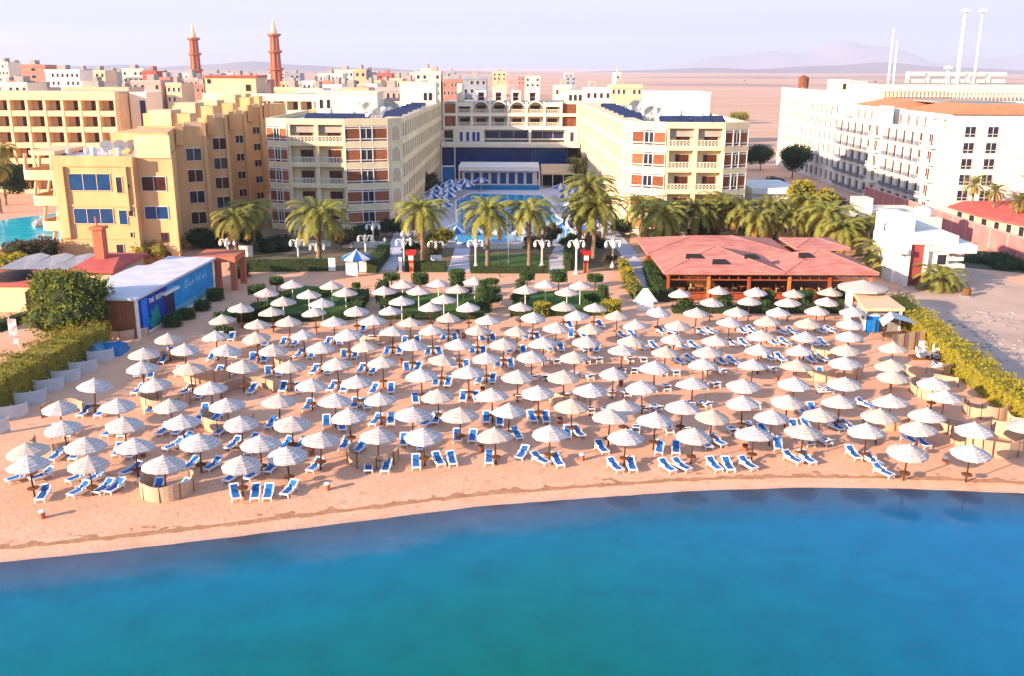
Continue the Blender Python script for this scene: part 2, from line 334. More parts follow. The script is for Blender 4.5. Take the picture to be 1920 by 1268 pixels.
for x in wx:
    sy = shore_y(x)
    for d in (-.6, 0, .5, 1, 1.5, 2, 2.5, 3, 3.5, 4, 5, 6, 8, 10, 14, 20, 30, 60, 400):
        wm.v.append((x, sy - d, WZ)); offs.append(d)
for i in range(len(wx) - 1):
    for j in range(18): a = i * 19 + j; wm.f.append([a, a + 1, a + 20, a + 19]); wm.m.append(0)
wo = wm.build('sea', water_mat(), smooth=True); tag(wo, kind='structure')
wo.data.attributes.new('offshore', 'FLOAT', 'POINT').data.foreach_set('value', offs)

def sheet(name, pts, m, z=.03, px=True, kind='structure'):
    b = MB(); b.face([(*(g(*q)[:2] if px else q), z) for q in pts][::-1]); o = b.build(name, m)
    if o.data.polygons[0].normal.z < 0: o.data.flip_normals()
    return tag(o, kind=kind)
# ---------------------------------------------------------------- hotel and other large buildings
def win_mesh(w_, h, cols, rows, fm, fr=.07):
    key = (w_, h, cols, rows, fm.name)
    if key not in WM:
        b = MB(); d0, d1 = -.09, .02
        b.box(-w_ / 2, -w_ / 2 + fr, d0, d1, 0, h); b.box(w_ / 2 - fr, w_ / 2, d0, d1, 0, h)
        b.box(-w_ / 2 + fr, w_ / 2 - fr, d0, d1, 0, fr); b.box(-w_ / 2 + fr, w_ / 2 - fr, d0, d1, h - fr, h)
        for i in range(1, cols): x = -w_ / 2 + w_ * i / cols; b.box(x - fr / 2, x + fr / 2, d0 + .005, d1, fr, h - fr)
        for z in rows: b.box(-w_ / 2 + fr, w_ / 2 - fr, d0 + .01, d1, z * h - fr / 2, z * h + fr / 2)
        p = MB(); p.box(-w_ / 2 + fr * .5, w_ / 2 - fr * .5, -.05, -.01, fr * .5, h - fr * .5)
        WM[key] = (b.mesh('window', fm), p)
    return WM[key]
WM = {}; PM = {}
def win(parent, p, w_, h, rz, fm, pm, cols=2, rows=(), name='window', pane=True):
    fme, pb = win_mesh(w_, h, cols, rows, fm)
    o = obj(name, fme, parent, W(p) - parent.location, rz)
    if pane:
        k = (w_, h, cols, rows, fm.name, pm.name)
        if k not in PM: PM[k] = pb.mesh('pane', pm)
        obj('pane', PM[k], o)
    return o
def awin(parent, p, w_, h, rz, pm, fm=m_trim, name='window'):    # round-headed window
    k = ('arch', w_, h, pm.name, fm.name)
    if k not in PM:
        b = MB(); n = 8; r = w_ / 2; zc = h - r
        pts = [(-r, 0)] + [(r * math.cos(math.pi - math.pi * i / n), zc + r * math.sin(math.pi * i / n)) for i in range(n + 1)] + [(r, 0)]
        b.face([(x, -.03, z) for x, z in pts])
        f = MB(); s = 1.0
        for (x0, z0), (x1, z1) in zip(pts, pts[1:]):
            o0, o1 = (x0 * 1.22, z0 + (.12 * r if z0 > zc else 0)), (x1 * 1.22, z1 + (.12 * r if z1 > zc else 0))
            f.face([(x0, -.08, z0), (x1, -.08, z1), (o1[0], -.08, o1[1]), (o0[0], -.08, o0[1])])
            f.face([(x0, 0, z0), (x1, 0, z1), (x1, -.08, z1), (x0, -.08, z0)])
            f.face([(o0[0], -.08, o0[1]), (o1[0], -.08, o1[1]), (o1[0], 0, o1[1]), (o0[0], 0, o0[1])])
        PM[k] = (f.mesh('window', fm), b.mesh('pane', pm))
    o = obj(name, PM[k][0], parent, W(p) - parent.location, rz); obj('pane', PM[k][1], o); return o

cam_stretch(True)
FH, GZ, RZ = 3.36, .9, 18.0                # hotel storey height, first floor level, parapet top
def balustrade(parent, T, u0, u1, v, z, m=m_creamw):
    b = MB(); b.t = T
    b.box(u0, u1, v - .09, v + .09, z + .86, z + .98); b.box(u0, u1, v - .07, v + .07, z, z + .12)
    n = max(2, round((u1 - u0) / .55)); st = (u1 - u0) / n
    for i in range(n + 1): x = u0 + st * i; b.box(max(u0, x - .05), min(u1, x + .05), v - .04, v + .04, z + .12, z + .86)
    for i in range(n):                     # the criss-cross lattice
        x = u0 + st * i
        for a, c in ((.12, .86), (.86, .12)):
            b.face([(x + .05, v + .02, z + a), (x + .05, v + .02, z + a + (.1 if a < c else -.1)), (x + st - .05, v + .02, z + c), (x + st - .05, v + .02, z + c - (.1 if a < c else -.1))])
    return b.build('balustrade', m, parent)
PANEL_W = {}
def baywindow(parent, T, L, rz, z, h=2.55, side=1):
    """white framed glazed bay: brown panels left and right of a pair of dark panes"""
    k = round(L, 2)
    fr = .14; c0, c1 = L * .36, L * .64
    if k not in PANEL_W:
        f = MB()
        for x in (0, c0, c1, L): f.box(max(0, x - fr / 2), min(L, x + fr / 2), -.16, .0, 0, h)
        for zz in (0, .42, h - .45, h - fr): f.box(.0, L, -.12, -.005, zz, zz + fr)
        f.box((c0 + c1) / 2 - .05, (c0 + c1) / 2 + .05, -.14, -.01, .5, h - .5)
        a = MB(); a.box(fr / 2, c0 - fr / 2, -.07, -.02, .1, h - .08)
        d = MB(); d.box(c1 + fr / 2, L - fr / 2, -.07, -.02, .1, h - .08)
        e = MB(); e.box(c0 + fr / 2, c1 - fr / 2, -.07, -.02, .1, h - .08)
        PANEL_W[k] = (f.mesh('bay_window', m_trim), a.mesh('blind_panel', m_brown), d.mesh('blind_panel', m_brown), e.mesh('pane', m_glass))
    q = PANEL_W[k]; o = obj('bay_window', q[0], parent, W(T(0, 0, z)) - parent.location, rz)
    obj('blind_panel', q[1], o); obj('blind_panel', q[2], o); obj('pane', q[3], o)
def hotel_wing(name, label, front, bayk, inner, back, ins):
    """front: footprint points of the sea end; inner: the two ends of the courtyard facade"""
    t = thing(name, label, 'hotel', (front[1][0], front[1][1], 0))
    wall = MB()
    for k, (p0, p1) in enumerate(zip(front, front[1:])):
        T, L, rz = frame_t(p0, p1); wall.t = T
        if bayk[k] == 'bay':
            wall.box(0, L, -1.2, -.06, 0, RZ)
            for i in range(5):
                z = GZ + i * FH; wall.box(0, L, -.06, .12, z - (.9 if i else .9), z - .02)
                baywindow(t, T, L, rz, z)
            wall.box(0, L, -.06, .12, GZ + 5 * FH - .75, RZ)
        elif bayk[k] == 'bal':
            wall.box(0, L, -3.2, -1.0, 0, RZ - .9)
            for i in range(6):
                z = GZ + i * FH; wall.box(0, L, -1.0, .1, z - .6 if i else 0, z if i < 5 else RZ)
            for u in (0, L / 2, L): wall.box(max(0, u - .32), min(L, u + .32), -1.0, .02, 0, RZ - .3)
            for i in range(5):
                z = GZ + i * FH
                for u in (0, L / 2):
                    balustrade(t, T, u + .33, u + L / 2 - .33, -.06, z)
                    win(t, T(u + L / 4 + .35, -1.0, z + .05), 2.1, 2.0, rz, m_wood, m_winbr, 2)
        else:                              # narrow quadrant bay with a round-headed niche at the top
            wall.box(0, L, -1.2, 0, 0, RZ)
            for i in range(5):
                z = GZ + i * FH
                awin(t, T(L / 2, 0, z + .15), L * .62, 2.3, rz, m_tan, m_trim, 'niche')
    T, L, rz = frame_t(*inner); wall.t = T; n = 22; st = L / n
    wall.box(0, L, -3.0, -.85, 0, RZ)      # the wall behind the loggias
    for i in range(6):
        z = GZ + i * FH
        if i < 5: wall.box(0, L, -.85, .0, z - .6 if i else 0, z + .55)
    wall.box(0, L, -.85, .0, GZ + 5 * FH - .35, RZ)
    for j in range(n + 1):
        u = st * j; wall.box(max(0, u - .55), min(L, u + .55), -.85, -.012, .2, RZ - .2)
    r = st / 2 - .55                       # round heads in the top storey
    for j in range(n):
        uc = st * (j + .5); zt = GZ + 5 * FH - .35
        for a in range(8):
            t0, t1 = math.pi * a / 8, math.pi * (a + 1) / 8
            x0, z0, x1, z1 = uc - r * math.cos(t0), zt - r + r * math.sin(t0), uc - r * math.cos(t1), zt - r + r * math.sin(t1)
            wall.face([(x0, -.014, z0), (x1, -.014, z1), (x1, -.014, zt), (x0, -.014, zt)])
            wall.face([(x0, -.014, z0), (x0, -.6, z0), (x1, -.6, z1), (x1, -.014, z1)])
    for i in range(5):
        for j in range(n):
            if i == 0 and j % 6: continue
            win(t, T(st * (j + .5), -.85, GZ + i * FH + .56), 1.5, 1.7, rz, m_trim, m_winbr, 1, name='loggia_window')
    wall.t = None
    # roof slab, parapet round it and the plain back walls
    pl = [Vector(q) for q in front + back]
    wall.build('wall', m_cream, t)
    rf = MB(); rf.prism(ins, 15.8, 17.35); rf.build('roof', m_roof, t)
    bk = MB()
    for a, c in zip([front[-1]] + [], []): pass
    for a, c in back_walls(front, inner, back): bk.t = frame_t(a, c)[0]; bk.box(0, frame_t(a, c)[1], -.4, 0, 0, RZ)
    bk.t = None; bk.build('rear_wall', m_cream, t)
    return t
def back_walls(front, inner, back):
    return list(zip(back, back[1:]))
LF = [(-40.6, 134.3), (-36.7, 132.7), (-27.4, 132.3), (-20.6, 134.2), (-18.5, 136.0)]
hotel_wing('hotel_wing', 'left cream five storey hotel wing beside the pool courtyard, its inner side in shade', LF,
           ['bay', 'bal', 'bay', 'arc'], [(-18.5, 136.0), (-17.6, 201.5)],
           [(-17.6, 201.9), (-39.6, 201.9), (-40.6, 134.3)], [(-40.4, 134.6), (-36.5, 133.2), (-27.5, 132.9), (-20.7, 134.6), (-18.8, 136.2), (-18.0, 201.4), (-39.4, 201.4)])
RF = [(17.9, 132.2), (19.2, 130.0), (24.3, 127.6), (33.2, 127.5), (37.5, 129.3)]
hotel_wing('hotel_wing', 'right cream five storey hotel wing, its long courtyard side in full sun', RF,
           ['arc', 'bay', 'bal', 'bay'], [(16.4, 201.5), (17.9, 132.2)],
           [(37.5, 129.3), (37.5, 201.9), (16.4, 201.9)], [(18.2, 132.3), (19.4, 130.2), (24.4, 128.2), (33.1, 128.1), (37.3, 129.6), (37.1, 201.4), (16.8, 201.4)])

def centre_block():
    Y = 202.0; x0, x1 = -17.4, 16.2
    t = thing('hotel_block', 'central hotel block with four white arches above dark blue glass, between both wings', 'hotel', (0, Y, 0))
    b = MB(); b.box(x0, x1, Y + 2.2, Y + 16, 0, 17.6)
    b.box(x0, x1, Y - .2, Y + 2.2, 11.4, 12.2); b.box(x0, x1, Y - .1, Y + 2.2, 14.6, 15.3)
    b.box(x0, x0 + .5, Y, Y + 2.2, 12.2, 17.9); b.box(x1 - .5, x1, Y, Y + 2.2, 12.2, 17.9)
    b.box(x0, x1, Y, Y + 2.2, 9.0, 9.25)
    bays = [(-14.2, -10.3), (-10.3, -6.2), (-6.2, -2.1), (-2.1, 2.0), (2.0, 6.1), (6.1, 10.2), (10.2, 13.2)]
    bays = bays[0:1] + bays[1:6] + [(10.2, 13.4)]
    bays = [(-13.9, -10.2), (-10.2, -5.7), (-5.7, -1.2), (-1.2, 3.3), (3.3, 7.8), (7.8, 11.9)]
    for u in sorted({q for p in bays for q in p}): b.box(u - .3, u + .3, Y, Y + 2.2, 12.2, 18.0)
    for k, (a, c) in enumerate(bays):
        if 1 <= k <= 4:
            uc = (a + c) / 2; r = (c - a) / 2 - .3; zt = 18.3; zs = zt - r - .35
            for s in range(12):
                t0, t1 = math.pi * s / 12, math.pi * (s + 1) / 12
                q = [(uc - (r + d) * math.cos(tt), zs + (r + d) * math.sin(tt)) for tt, d in ((t0, 0), (t1, 0), (t1, .32), (t0, .32))]
                b.face([(x, Y - .12, z) for x, z in q]); b.face([(q[0][0], Y - .12, q[0][1]), (q[0][0], Y + 2, q[0][1]), (q[1][0], Y + 2, q[1][1]), (q[1][0], Y - .12, q[1][1])])
                b.face([(q[3][0], Y - .12, q[3][1]), (q[3][0], Y + 2.2, q[3][1]), (q[2][0], Y + 2.2, q[2][1]), (q[2][0], Y - .12, q[2][1])])
        else: b.box(a + .3, c - .3, Y + .012, Y + 2.2, 16.9, 17.8)
        for z in (12.2, 15.3):
            wn_ = win(t, ((a + c) / 2, Y + 2.2, z + .1), 2.3, 1.7, 0, m_wood, m_winbr, 3)
            balustrade(t, frame_t((a + .31, Y + .2), (c - .31, Y + .2))[0], 0, c - a - .62, 0, z)
    b.build('wall', m_creamw, t)
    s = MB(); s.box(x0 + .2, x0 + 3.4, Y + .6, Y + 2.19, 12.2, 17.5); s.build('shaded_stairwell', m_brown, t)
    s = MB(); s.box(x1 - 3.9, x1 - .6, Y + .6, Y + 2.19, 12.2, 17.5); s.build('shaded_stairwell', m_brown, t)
    l = MB(); l.box(x0 - .0, x1, Y - 6.0, Y + 2.19, 7.7, 8.5); l.box(x0 + 2.6, x0 + 10.3, Y - .4, Y + 2.15, 8.5, 11.39); l.box(x1 - 3.3, x1, Y - .5, Y + 2.15, 8.5, 11.39); l.box(3.9, 4.5, Y - .3, Y + 2.1, 8.5, 11.38); l.build('ledge', m_creamw, t)
    for a, c in ((x0 + 10.5, 3.7), (4.7, x1 - 3.5)): win(t, ((a + c) / 2, Y + 1.6, 8.7), c - a, 2.3, 0, m_trim, m_navy, 3, name='glazed_gallery')
    for x in (-12.8, -11.2, -9.7, -8.6): win(t, (x, Y - .4, 8.6), .9, 2.3, 0, m_trim, m_bglass, 1)
    win(t, (x0 + 1.3, Y + 1.6, 8.7), 2.2, 2.3, 0, m_trim, m_glass, 1); win(t, (x1 - 1.6, Y - .5, 8.7), .8, 2.2, 0, m_wood, m_glass, 1)
    for a, c, mm in ((x0 + .1, x0 + 3.2, m_navy), (x0 + 3.4, 4.2, m_navy), (4.4, 13.2, m_bglass), (13.4, x1 - .1, m_black)):
        win(t, ((a + c) / 2, Y - 3.5, 3.4), c - a, 4.25, 0, m_curt if mm is not m_bglass else m_bglass, m_curt if mm is m_navy else mm, max(2, int((c - a) / 2.2)), (.35,), name='curtain_wall')
    k = MB(); k.box(x0, x1, Y - 3.4, Y + 2.1, 0, 3.4); k.build('ground_floor', m_navy, t)
    for x in (x0 + .05, x0 + 3.3): k = MB(); k.tube((x, Y - 5.8, 0), (x, Y - 5.8, 7.7), .14, n=8); k.build('column', m_trim, t)
    rf = MB(); rf.box(x0 + .5, x1 - .5, Y + 2.3, Y + 15.8, 17.601, 17.9); rf.build('roof', m_roof, t)
    return t
centre_block()

def pool_bar():
    t = thing('pool_bar', 'low white pool bar with a row of blue windows in front of the hotel', 'bar', (-3, 182, 0))
    b = MB(); b.box(-11.5, 5.5, 182.6, 190, 0, 4.0); b.build('wall', m_white, t)
    r = MB(); r.box(-12.2, 6.0, 180.8, 190.5, 4.0, 4.9); r.build('roof', m_trim, t)
    for i in range(8): win(t, (-10.2 + i * 2.0, 182.6, .9), 1.5, 2.6, 0, m_trim, m_bglass, 1)
    c = MB(); c.box(-12, 6, 179.6, 179.9, 0, 1.0); c.build('counter', mat('turquoise_counter', (.01, .24, .48), (.01, .16, .40)), t)
    for x in (-12, 6.0): c = MB(); c.tube((x, 181, 0), (x, 181, 4.0), .16, n=8); c.build('column', m_trim, t)
    s = thing('lattice_screen', 'tall blue lattice screen to the left of the pool bar', 'screen', (-14.6, 183, 0))
    b = MB(); b.box(-16, -13.2, 183, 183.25, .0, 4.6); b.build('panel', m_bluetarp, s)
    b = MB(); b.box(-16.2, -16.0, 182.9, 183.3, 0, 4.8); b.box(-13.2, -13.0, 182.9, 183.3, 0, 4.8); b.box(-16.2, -13, 182.9, 183.3, 4.6, 4.85); b.build('frame', m_trim, s)
    a = thing('terrace_canopy', 'pale striped canopy over a dark cafe terrace right of the pool bar', 'canopy', (10, 184, 0))
    b = MB(); b.t = None
    b.face([(6.5, 182.5, 3.3), (14, 182.5, 3.3), (14, 187, 4.9), (6.5, 187, 4.9)]); b.face([(6.5, 182.5, 3.0), (14, 182.5, 3.0), (14, 182.5, 3.3), (6.5, 182.5, 3.3)]); b.build('canopy', m_tan, a)
    for x in (6.7, 9.1, 11.5, 13.8): b = MB(); b.tube((x, 182.7, 0), (x, 182.7, 3.2), .09, n=6); b.build('post', m_trim, a)
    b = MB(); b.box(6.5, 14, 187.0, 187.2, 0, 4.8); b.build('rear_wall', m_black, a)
pool_bar()

def gable(t, pts, m, name='roof'):
    b = MB()
    for f in pts: b.face(f)
    return b.build(name, m, t)
# rooftop things of the hotel
def roof_block(name, label, cat, x0, x1, y0, y1, z1, m, wins=()):
    t = thing(name, label, cat, ((x0 + x1) / 2, y0, 17.35)); b = MB(); b.box(x0, x1, y0, y1, 17.36, z1); b.build('wall', m, t)
    b = MB(); b.box(x0 - .15, x1 + .15, y0 - .15, y1 + .15, z1, z1 + .25); b.build('parapet', m, t)
    for x, z, ww, hh in wins: awin(t, (x, y0, z), ww, hh, 0, m_glass, m_trim)
    return t
roof_block('stair_house', 'pale rooftop stair house with two narrow arched windows, front of left wing', 'roof house', -38.5, -26.5, 160, 168, 21.2, m_creamw, [(-37.4, 18.3, .7, 1.7), (-36, 18.3, .7, 1.7)])
roof_block('stair_house', 'cream rooftop stair house at the far end of the left wing', 'roof house', -26.6, -18.2, 193, 200, 22.4, m_creamw, [(-20.6, 18.6, .9, 1.8), (-19.4, 18.6, .9, 1.8)])
roof_block('stair_house', 'large white windowless rooftop house on the right wing', 'roof house', 25.5, 36.5, 152, 162, 21.6, m_white)
roof_block('stair_house', 'small cream rooftop house with three windows where right wing meets centre', 'roof house', 13, 17.6, 203, 208, 20.4, m_creamw, [(14.2, 18.3, .8, 1.5), (15.4, 18.3, .8, 1.5), (16.6, 18.3, .8, 1.5)])
t = thing('water_tower', 'cream cylindrical water tank standing on the centre block roof', 'water tank', (-13, 205, 17.9)); b = MB(); b.lathe([(0, 17.91), (.95, 17.91), (.95, 21.6), (.8, 22.1), (0, 22.2)], 14, -13, 205); b.build('tank', m_creamw, t, True)
for i, x in enumerate((-7.9, -3.6, .7, 4.9)):
    t = thing('roof_dormer', ('first', 'second', 'third', 'last')[i] + ' white framed dormer from the left above the four arches', 'dormer', (x, 204.3, 17.9), 'dormers above the arches')
    b = MB(); b.box(x - 1.2, x - .8, 204.3, 206.5, 17.91, 20.2); b.box(x + .8, x + 1.2, 204.3, 206.5, 17.91, 20.2); b.box(x - 1.2, x + 1.2, 204.2, 206.6, 20.2, 20.6); b.box(x - .8, x + .8, 205, 206.5, 17.91, 20.2); b.build('frame', m_trim, t)
    win(t, (x, 205, 18.2), 1.5, 1.9, 0, m_trim, m_winbr, 1, (.45,))
# solar panels, tanks and dishes
def panel_proto():
    t = thing('solar_panel', 'dark blue solar panel', 'solar panel', (0, 0, 0), 'solar panels on the hotel roofs')
    b = MB(); b.face([(-1.6, -.9, .35), (1.6, -.9, .35), (1.6, .9, 1.25), (-1.6, .9, 1.25)]); b.face([(-1.6, -.9, .29), (-1.6, .9, 1.19), (1.6, .9, 1.19), (1.6, -.9, .29)]); b.build('panel', m_navy, t)
    b = MB()
    for x in (-1.4, 1.4): b.tube((x, -.8, 0), (x, -.8, .34), .05); b.tube((x, .8, 0), (x, .8, 1.18), .05)
    b.build('rack', m_metal, t); return t
def tank_proto():
    t = thing('water_heater', 'white tank', 'water tank', (0, 0, 0), 'white water tanks on the hotel roofs')
    b = MB(); b.lathe([(0, 0), (.55, 0), (.55, 1.3), (.45, 1.5), (0, 1.55)], 10); b.build('tank', m_white, t, True); return t
def dish_proto():
    t = thing('satellite_dish', 'pale dish', 'satellite dish', (0, 0, 0), 'satellite dishes on the hotel roofs')
    b = MB(); b.t = lambda x, y, z: (x, z * .8 - y * .6 - .2, 1.3 + y * .8 + z * .6)
    b.lathe([(0, .22), (.5, .15), (.9, 0), (.95, -.02)], 12); b.t = None; b.build('dish', m_white, t, True)
    b = MB(); b.tube((0, 0, 0), (0, .1, 1.2), .06); b.build('stand', m_metal, t); return t
pp, tp, dp = panel_proto(), tank_proto(), dish_proto()
ORD = 'zeroth first second third fourth fifth sixth seventh eighth ninth tenth eleventh twelfth thirteenth fourteenth fifteenth sixteenth seventeenth eighteenth nineteenth twentieth'.split()
def pct(v):
    """where a thing shows in the photograph, as words for its label"""
    z = v[2] - H; yc = v[1] * sp + z * cp; zc = v[1] * cp - z * sp; u, q = v[0] / zc, yc / zc
    u, q = u * cr + q * sr, -u * sr + q * cr
    return '%.0f%% across, %.0f%% down the photo' % ((960 + F * u) / 19.20, (634 - F * q) / 12.68)
first = {}
def put(proto, p, rz, lab, scale=None):
    p = W(p); lab = lab + ', ' + pct(p)
    if proto.name not in first: first[proto.name] = 1; proto.location = p; proto.rotation_euler = (0, 0, rz); proto['label'] = lab; proto.scale = (scale,) * 3 if scale else (1, 1, 1); return proto
    return dup(proto, p, rz, lab, scale=scale)
for side in (-1, 1):
    for k in range(16):
        y = 140 + k * 3.7 if k < 12 else 141 + (k - 12) * 4.5; x = side * (20.6 + (k % 2) * .5) if k < 12 else side * (25.5 + (k - 12) * 2.6)
        if k >= 12: y = 137 if side < 0 else 133.5 + (k % 2)
        put(pp, (x, y + rnd.uniform(-.3, .3), 17.36), rnd.uniform(-.15, .15), 'dark blue solar panel on %s hotel wing roof' % ('left' if side < 0 else 'right'))
    for k in range(9): put(tp, (side * (23.5 + (k % 3) * 4.2 + rnd.uniform(0, 1.5)), 134.5 + k * 5 + (side < 0) * 2.5, 17.36), 0, 'white water tank on %s hotel roof' % ('left' if side < 0 else 'right'), rnd.uniform(.8, 1.3))
    for k in range(6): put(dp, (side * (24.0 + (k % 3) * 2.4), 143 + k * 7.2, 17.36), rnd.uniform(-.6, .6), 'pale satellite dish on %s hotel roof' % ('left' if side < 0 else 'right'), rnd.uniform(.9, 1.4))
# roof sign: a flowing handwritten word in thin tube
t = thing('roof_sign', 'thin brown handwritten roof sign above the arches', 'sign', (-2, 206, 17.9))
def strokes(sets, T, r, n=5):
    b = MB()
    for st in sets:
        for a, c in zip(st, st[1:]): b.tube(T(*a), T(*c), r, n=n)
    return b
SG = [[(0, .55), (.1, .95), (.5, 1.0), (.75, .8), (.45, .6), (.15, .42), (.3, .2), (.7, .3)], [(.85, .3), (1.05, 1.15), (1.1, .75), (.95, .25)], [(1.05, .55), (1.3, .62), (1.4, .3)], [(1.5, .3), (1.75, 1.0), (1.9, .5), (2.1, .3)], [(2.15, .5), (2.35, .62), (2.5, .35)], [(2.6, .35), (2.75, .6), (2.95, .62)], [(2.9, .3), (3.1, .6), (3.4, .62), (3.5, .8)]]
b = strokes(SG, lambda x, z: (-5.6 + x * 1.9, 206, 21.2 + z * 2.6), .07); b.build('lettering', m_terra, t)
b = MB()
for x in (-5, -2.5, 0): b.tube((x, 206.1, 17.9), (x, 206.1, 21.9), .05)
b.build('support', m_metal, t)
# ---------------------------------------------------------------- stepped ochre resort on the left
def left_resort():
    t = thing('apartment_hotel', 'ochre stepped apartment hotel at left with big blue windows and curved balconies', 'apartment hotel', (-55, 108, 0))
    b = MB(); b.box(-61.5, -51.0, 108, 121.9, 0, 14.3); b.box(-61.7, -50.9, 107.85, 108.0, 13.2, 14.6); b.box(-61.5, -51.0, 107.9, 108, 7.9, 8.2); b.box(-61.5, -51.0, 107.92, 108.0, 3.5, 3.65)
    b.box(-52.2, -51.8, 107.7, 108, 7.4, 13.2); b.box(-61.5, -60.2, 107.6, 108, 3.7, 13.2)
    b.prism([(-51, 109.3), (-46.2, 109.3), (-50.6, 121.5), (-51, 121.5)], 0, 14.2); b.prism([(-55.5, 112), (-47.6, 112), (-50.6, 121.4), (-55.5, 121.4)], 14.31, 17.3)
    b.box(-61.5, -56, 121.9, 186, 0, 13.5)
    B = [(-46.4, 123, 17.4), (-46.9, 134, 18.0), (-48.0, 147, 17.9), (-49.4, 161, 18.4), (-51.6, 174, 18.2)]; teeth = []
    for k, (x, y, z) in enumerate(B):
        ya = y - 1.5; A = (-50.6, ya) if k == 0 else (B[k - 1][0] * ya / B[k - 1][1], ya); nx = (x * (B[k + 1][1] - 1.5) / y, B[k + 1][1] - 1.5) if k < 4 else (x, 186)
        teeth.append((A, (x, y), z)); b.prism([A, (x, y), nx, (-56, nx[1]), (-56, ya)], 0, z)
        T, L, rz = frame_t(A, (x, y)); o = b.t; b.t = T; b.box(.2, 1.3, .0, .45, z - 2.6, z + .5); b.box(L - .5, L, 0, .25, 0, z + .5); b.t = o
        b.box(-56, x - 2.5, y + .6, y + 3.5, z, z + 1.8)
    b.build('wall', m_ochre, t)
    for k, (A, Q, z) in enumerate(teeth):   # paler roof kiosks and parapets
        tb = MB(); tb.box(Q[0] - 8.6, Q[0] - 5.2, Q[1] + .2, Q[1] + 4.2, z, z + 2.3); tb.build('roof_kiosk', m_ochre2, t)
        tb = MB(); T, L, rz = frame_t(A, Q); tb.t = T; tb.box(1.4, L - .6, -.3, .06, z, z + .7); tb.build('parapet', m_ochre2, t)
    tb = MB(); tb.box(-51, -46.2, 109.1, 109.3, 14.2, 17.2); tb.build('parapet', m_ochre2, t)
    rf = MB(); rf.box(-61.2, -51.2, 108.3, 121.8, 14.301, 14.42); rf.build('roof', mat('white_roof_membrane', (.66, .64, .66), (.50, .48, .50), scale=.6), t)
    for x, z, w_, h, pm in ((-56.9, 10.0, 5.6, 2.3, m_rglass), (-56.9, 5.6, 5.4, 2.1, m_rglass), (-53.0, 9.7, .9, 2.2, m_glass), (-52.9, 5.5, 1.2, 2.0, m_rglass), (-51.9, 10.3, .8, .7, m_glass), (-51.8, 6.6, .8, .9, m_glass), (-53.8, 1.0, 1.1, 1.9, m_glass), (-52.0, 3.75, .5, .8, m_glass), (-51.8, .9, .5, .8, m_glass)):
        win(t, (x, 108, z), w_, h, 0, m_ochre2, pm, 3 if w_ > 4 else 1)
    for x, z, w_, h, pm in ((-48.9, 9.8, 3.4, 2.0, m_winbr), (-48.9, 6.0, 3.3, 1.8, m_rglass), (-48.1, 2.9, 1.0, 1.3, m_glass), (-48.0, .4, 1.2, 1.1, m_glass)): win(t, (x, 109.3, z), w_, h, 0, m_trim if w_ > 2 else m_wood, pm, 2)
    for k, (A, Q, z) in enumerate(teeth):
        T, L, rz = frame_t(A, Q)
        for i in range(5): win(t, T(L * .55, 0, z - 5.0 - i * 3.15), 2.3 if k < 2 else 1.5, 1.9 if k < 2 else 1.4, rz, m_trim, m_winbr if (i + k) % 2 else m_glass, 2)
    # the curved corner balconies stepping out over the pool
    for i in range(4):
        z = 1.4 + i * 3.4; w_ = 2.4 + .85 * i; c = MB(); y0 = 108.3; xl = -61.5 - w_
        arc = [(xl + 1.3 - 1.3 * math.cos(a_), y0 + 1.3 - 1.3 * math.sin(a_)) for a_ in (0, .4, .8, 1.2, 1.57)][::-1]
        edge = [(-61.5, y0)] + arc + [(xl, 116.5), (-61.5, 116.5)]
        c.prism(edge[::-1], z - .25, z)
        for p0, p1 in zip(edge, edge[1:]): T, L, rz = frame_t(p1, p0); c.t = T; c.box(0, L, -.18, .0, z, z + 1.05); c.t = None
        for x, y in ((xl + .5, y0 + .6), (xl + .3, 112.6), (-62.2, y0 + .3)): c.tube((x, y, z + 1.0), (x + (.5 if i < 3 else .2), y, z + 3.15), .22, n=8)
        c.build('balcony', m_ochre2, t)
    c = MB(); c.prism([(-61.5, 116.5), (-65.6, 116.5), (-65.6, 109.6), (-64.6, 108.4), (-61.5, 108.4)], 14.6, 15.1); c.build('balcony_roof', m_ochre2, t)
    for i in range(4):
        z = 1.6 + i * 3.4
        for y in (111.5, 114): win(t, (-61.5, y, z), 1.6, 2.2, -math.pi / 2, m_ochre2, m_winbr, 1)
left_resort()
for k in range(9):
    put(tp, (-60.5 + k * 1.15, 110 + (k % 3) * 2.6, 14.43), 0, 'small white tank on the ochre hotel roof', .5 + .08 * (k % 4))
for k in range(3): put(dp, (-55.4 + k * 1.5, 110.6 + k * .6, 14.43), .3, 'pale dish on the ochre hotel roof', 1.0)

def gallery_block(name, label, x0, x1, y0, depth, z1, floors, bays, m, wallm, fh=3.25, rz=0):
    """long block of open balconies with solid pale parapets"""
    t = thing(name, label, 'building', ((x0 + x1) / 2, y0, 0)); L = x1 - x0
    b = MB(); b.box(x0, x1, y0 + 1.7, y0 + depth, 0, z1); b.build('wall', wallm, t)
    f = MB()
    for i in range(floors + 1):
        z = z1 - i * fh; f.box(x0 - .1, x1 + .1, y0, y0 + 1.69, z - 1.25, z - .15 + (.7 if i == 0 else 0))
    for j in range(bays + 1):
        x = x0 + L * j / bays; f.box(max(x0, x - .28), min(x1, x + .28), y0 - .08, y0 + 1.68, 0, z1 - 1.3)
    f.build('gallery', m, t)
    for i in range(floors):
        for j in range(bays):
            win(t, (x0 + L * (j + .58), y0 + 1.7, z1 - fh * (i + 1) - .1) if False else (x0 + L * (j + .5) / bays + .5, y0 + 1.7, z1 - fh * (i + 1) - .1), min(1.9, L / bays * .4), 1.9, 0, m_wood, m_winbr, 2)
    b = MB(); b.box(x0 + .2, x1 - .2, y0 + 2, y0 + depth - .2, z1 + .001, z1 + .3); b.build('roof', m_roof, t)
    return t
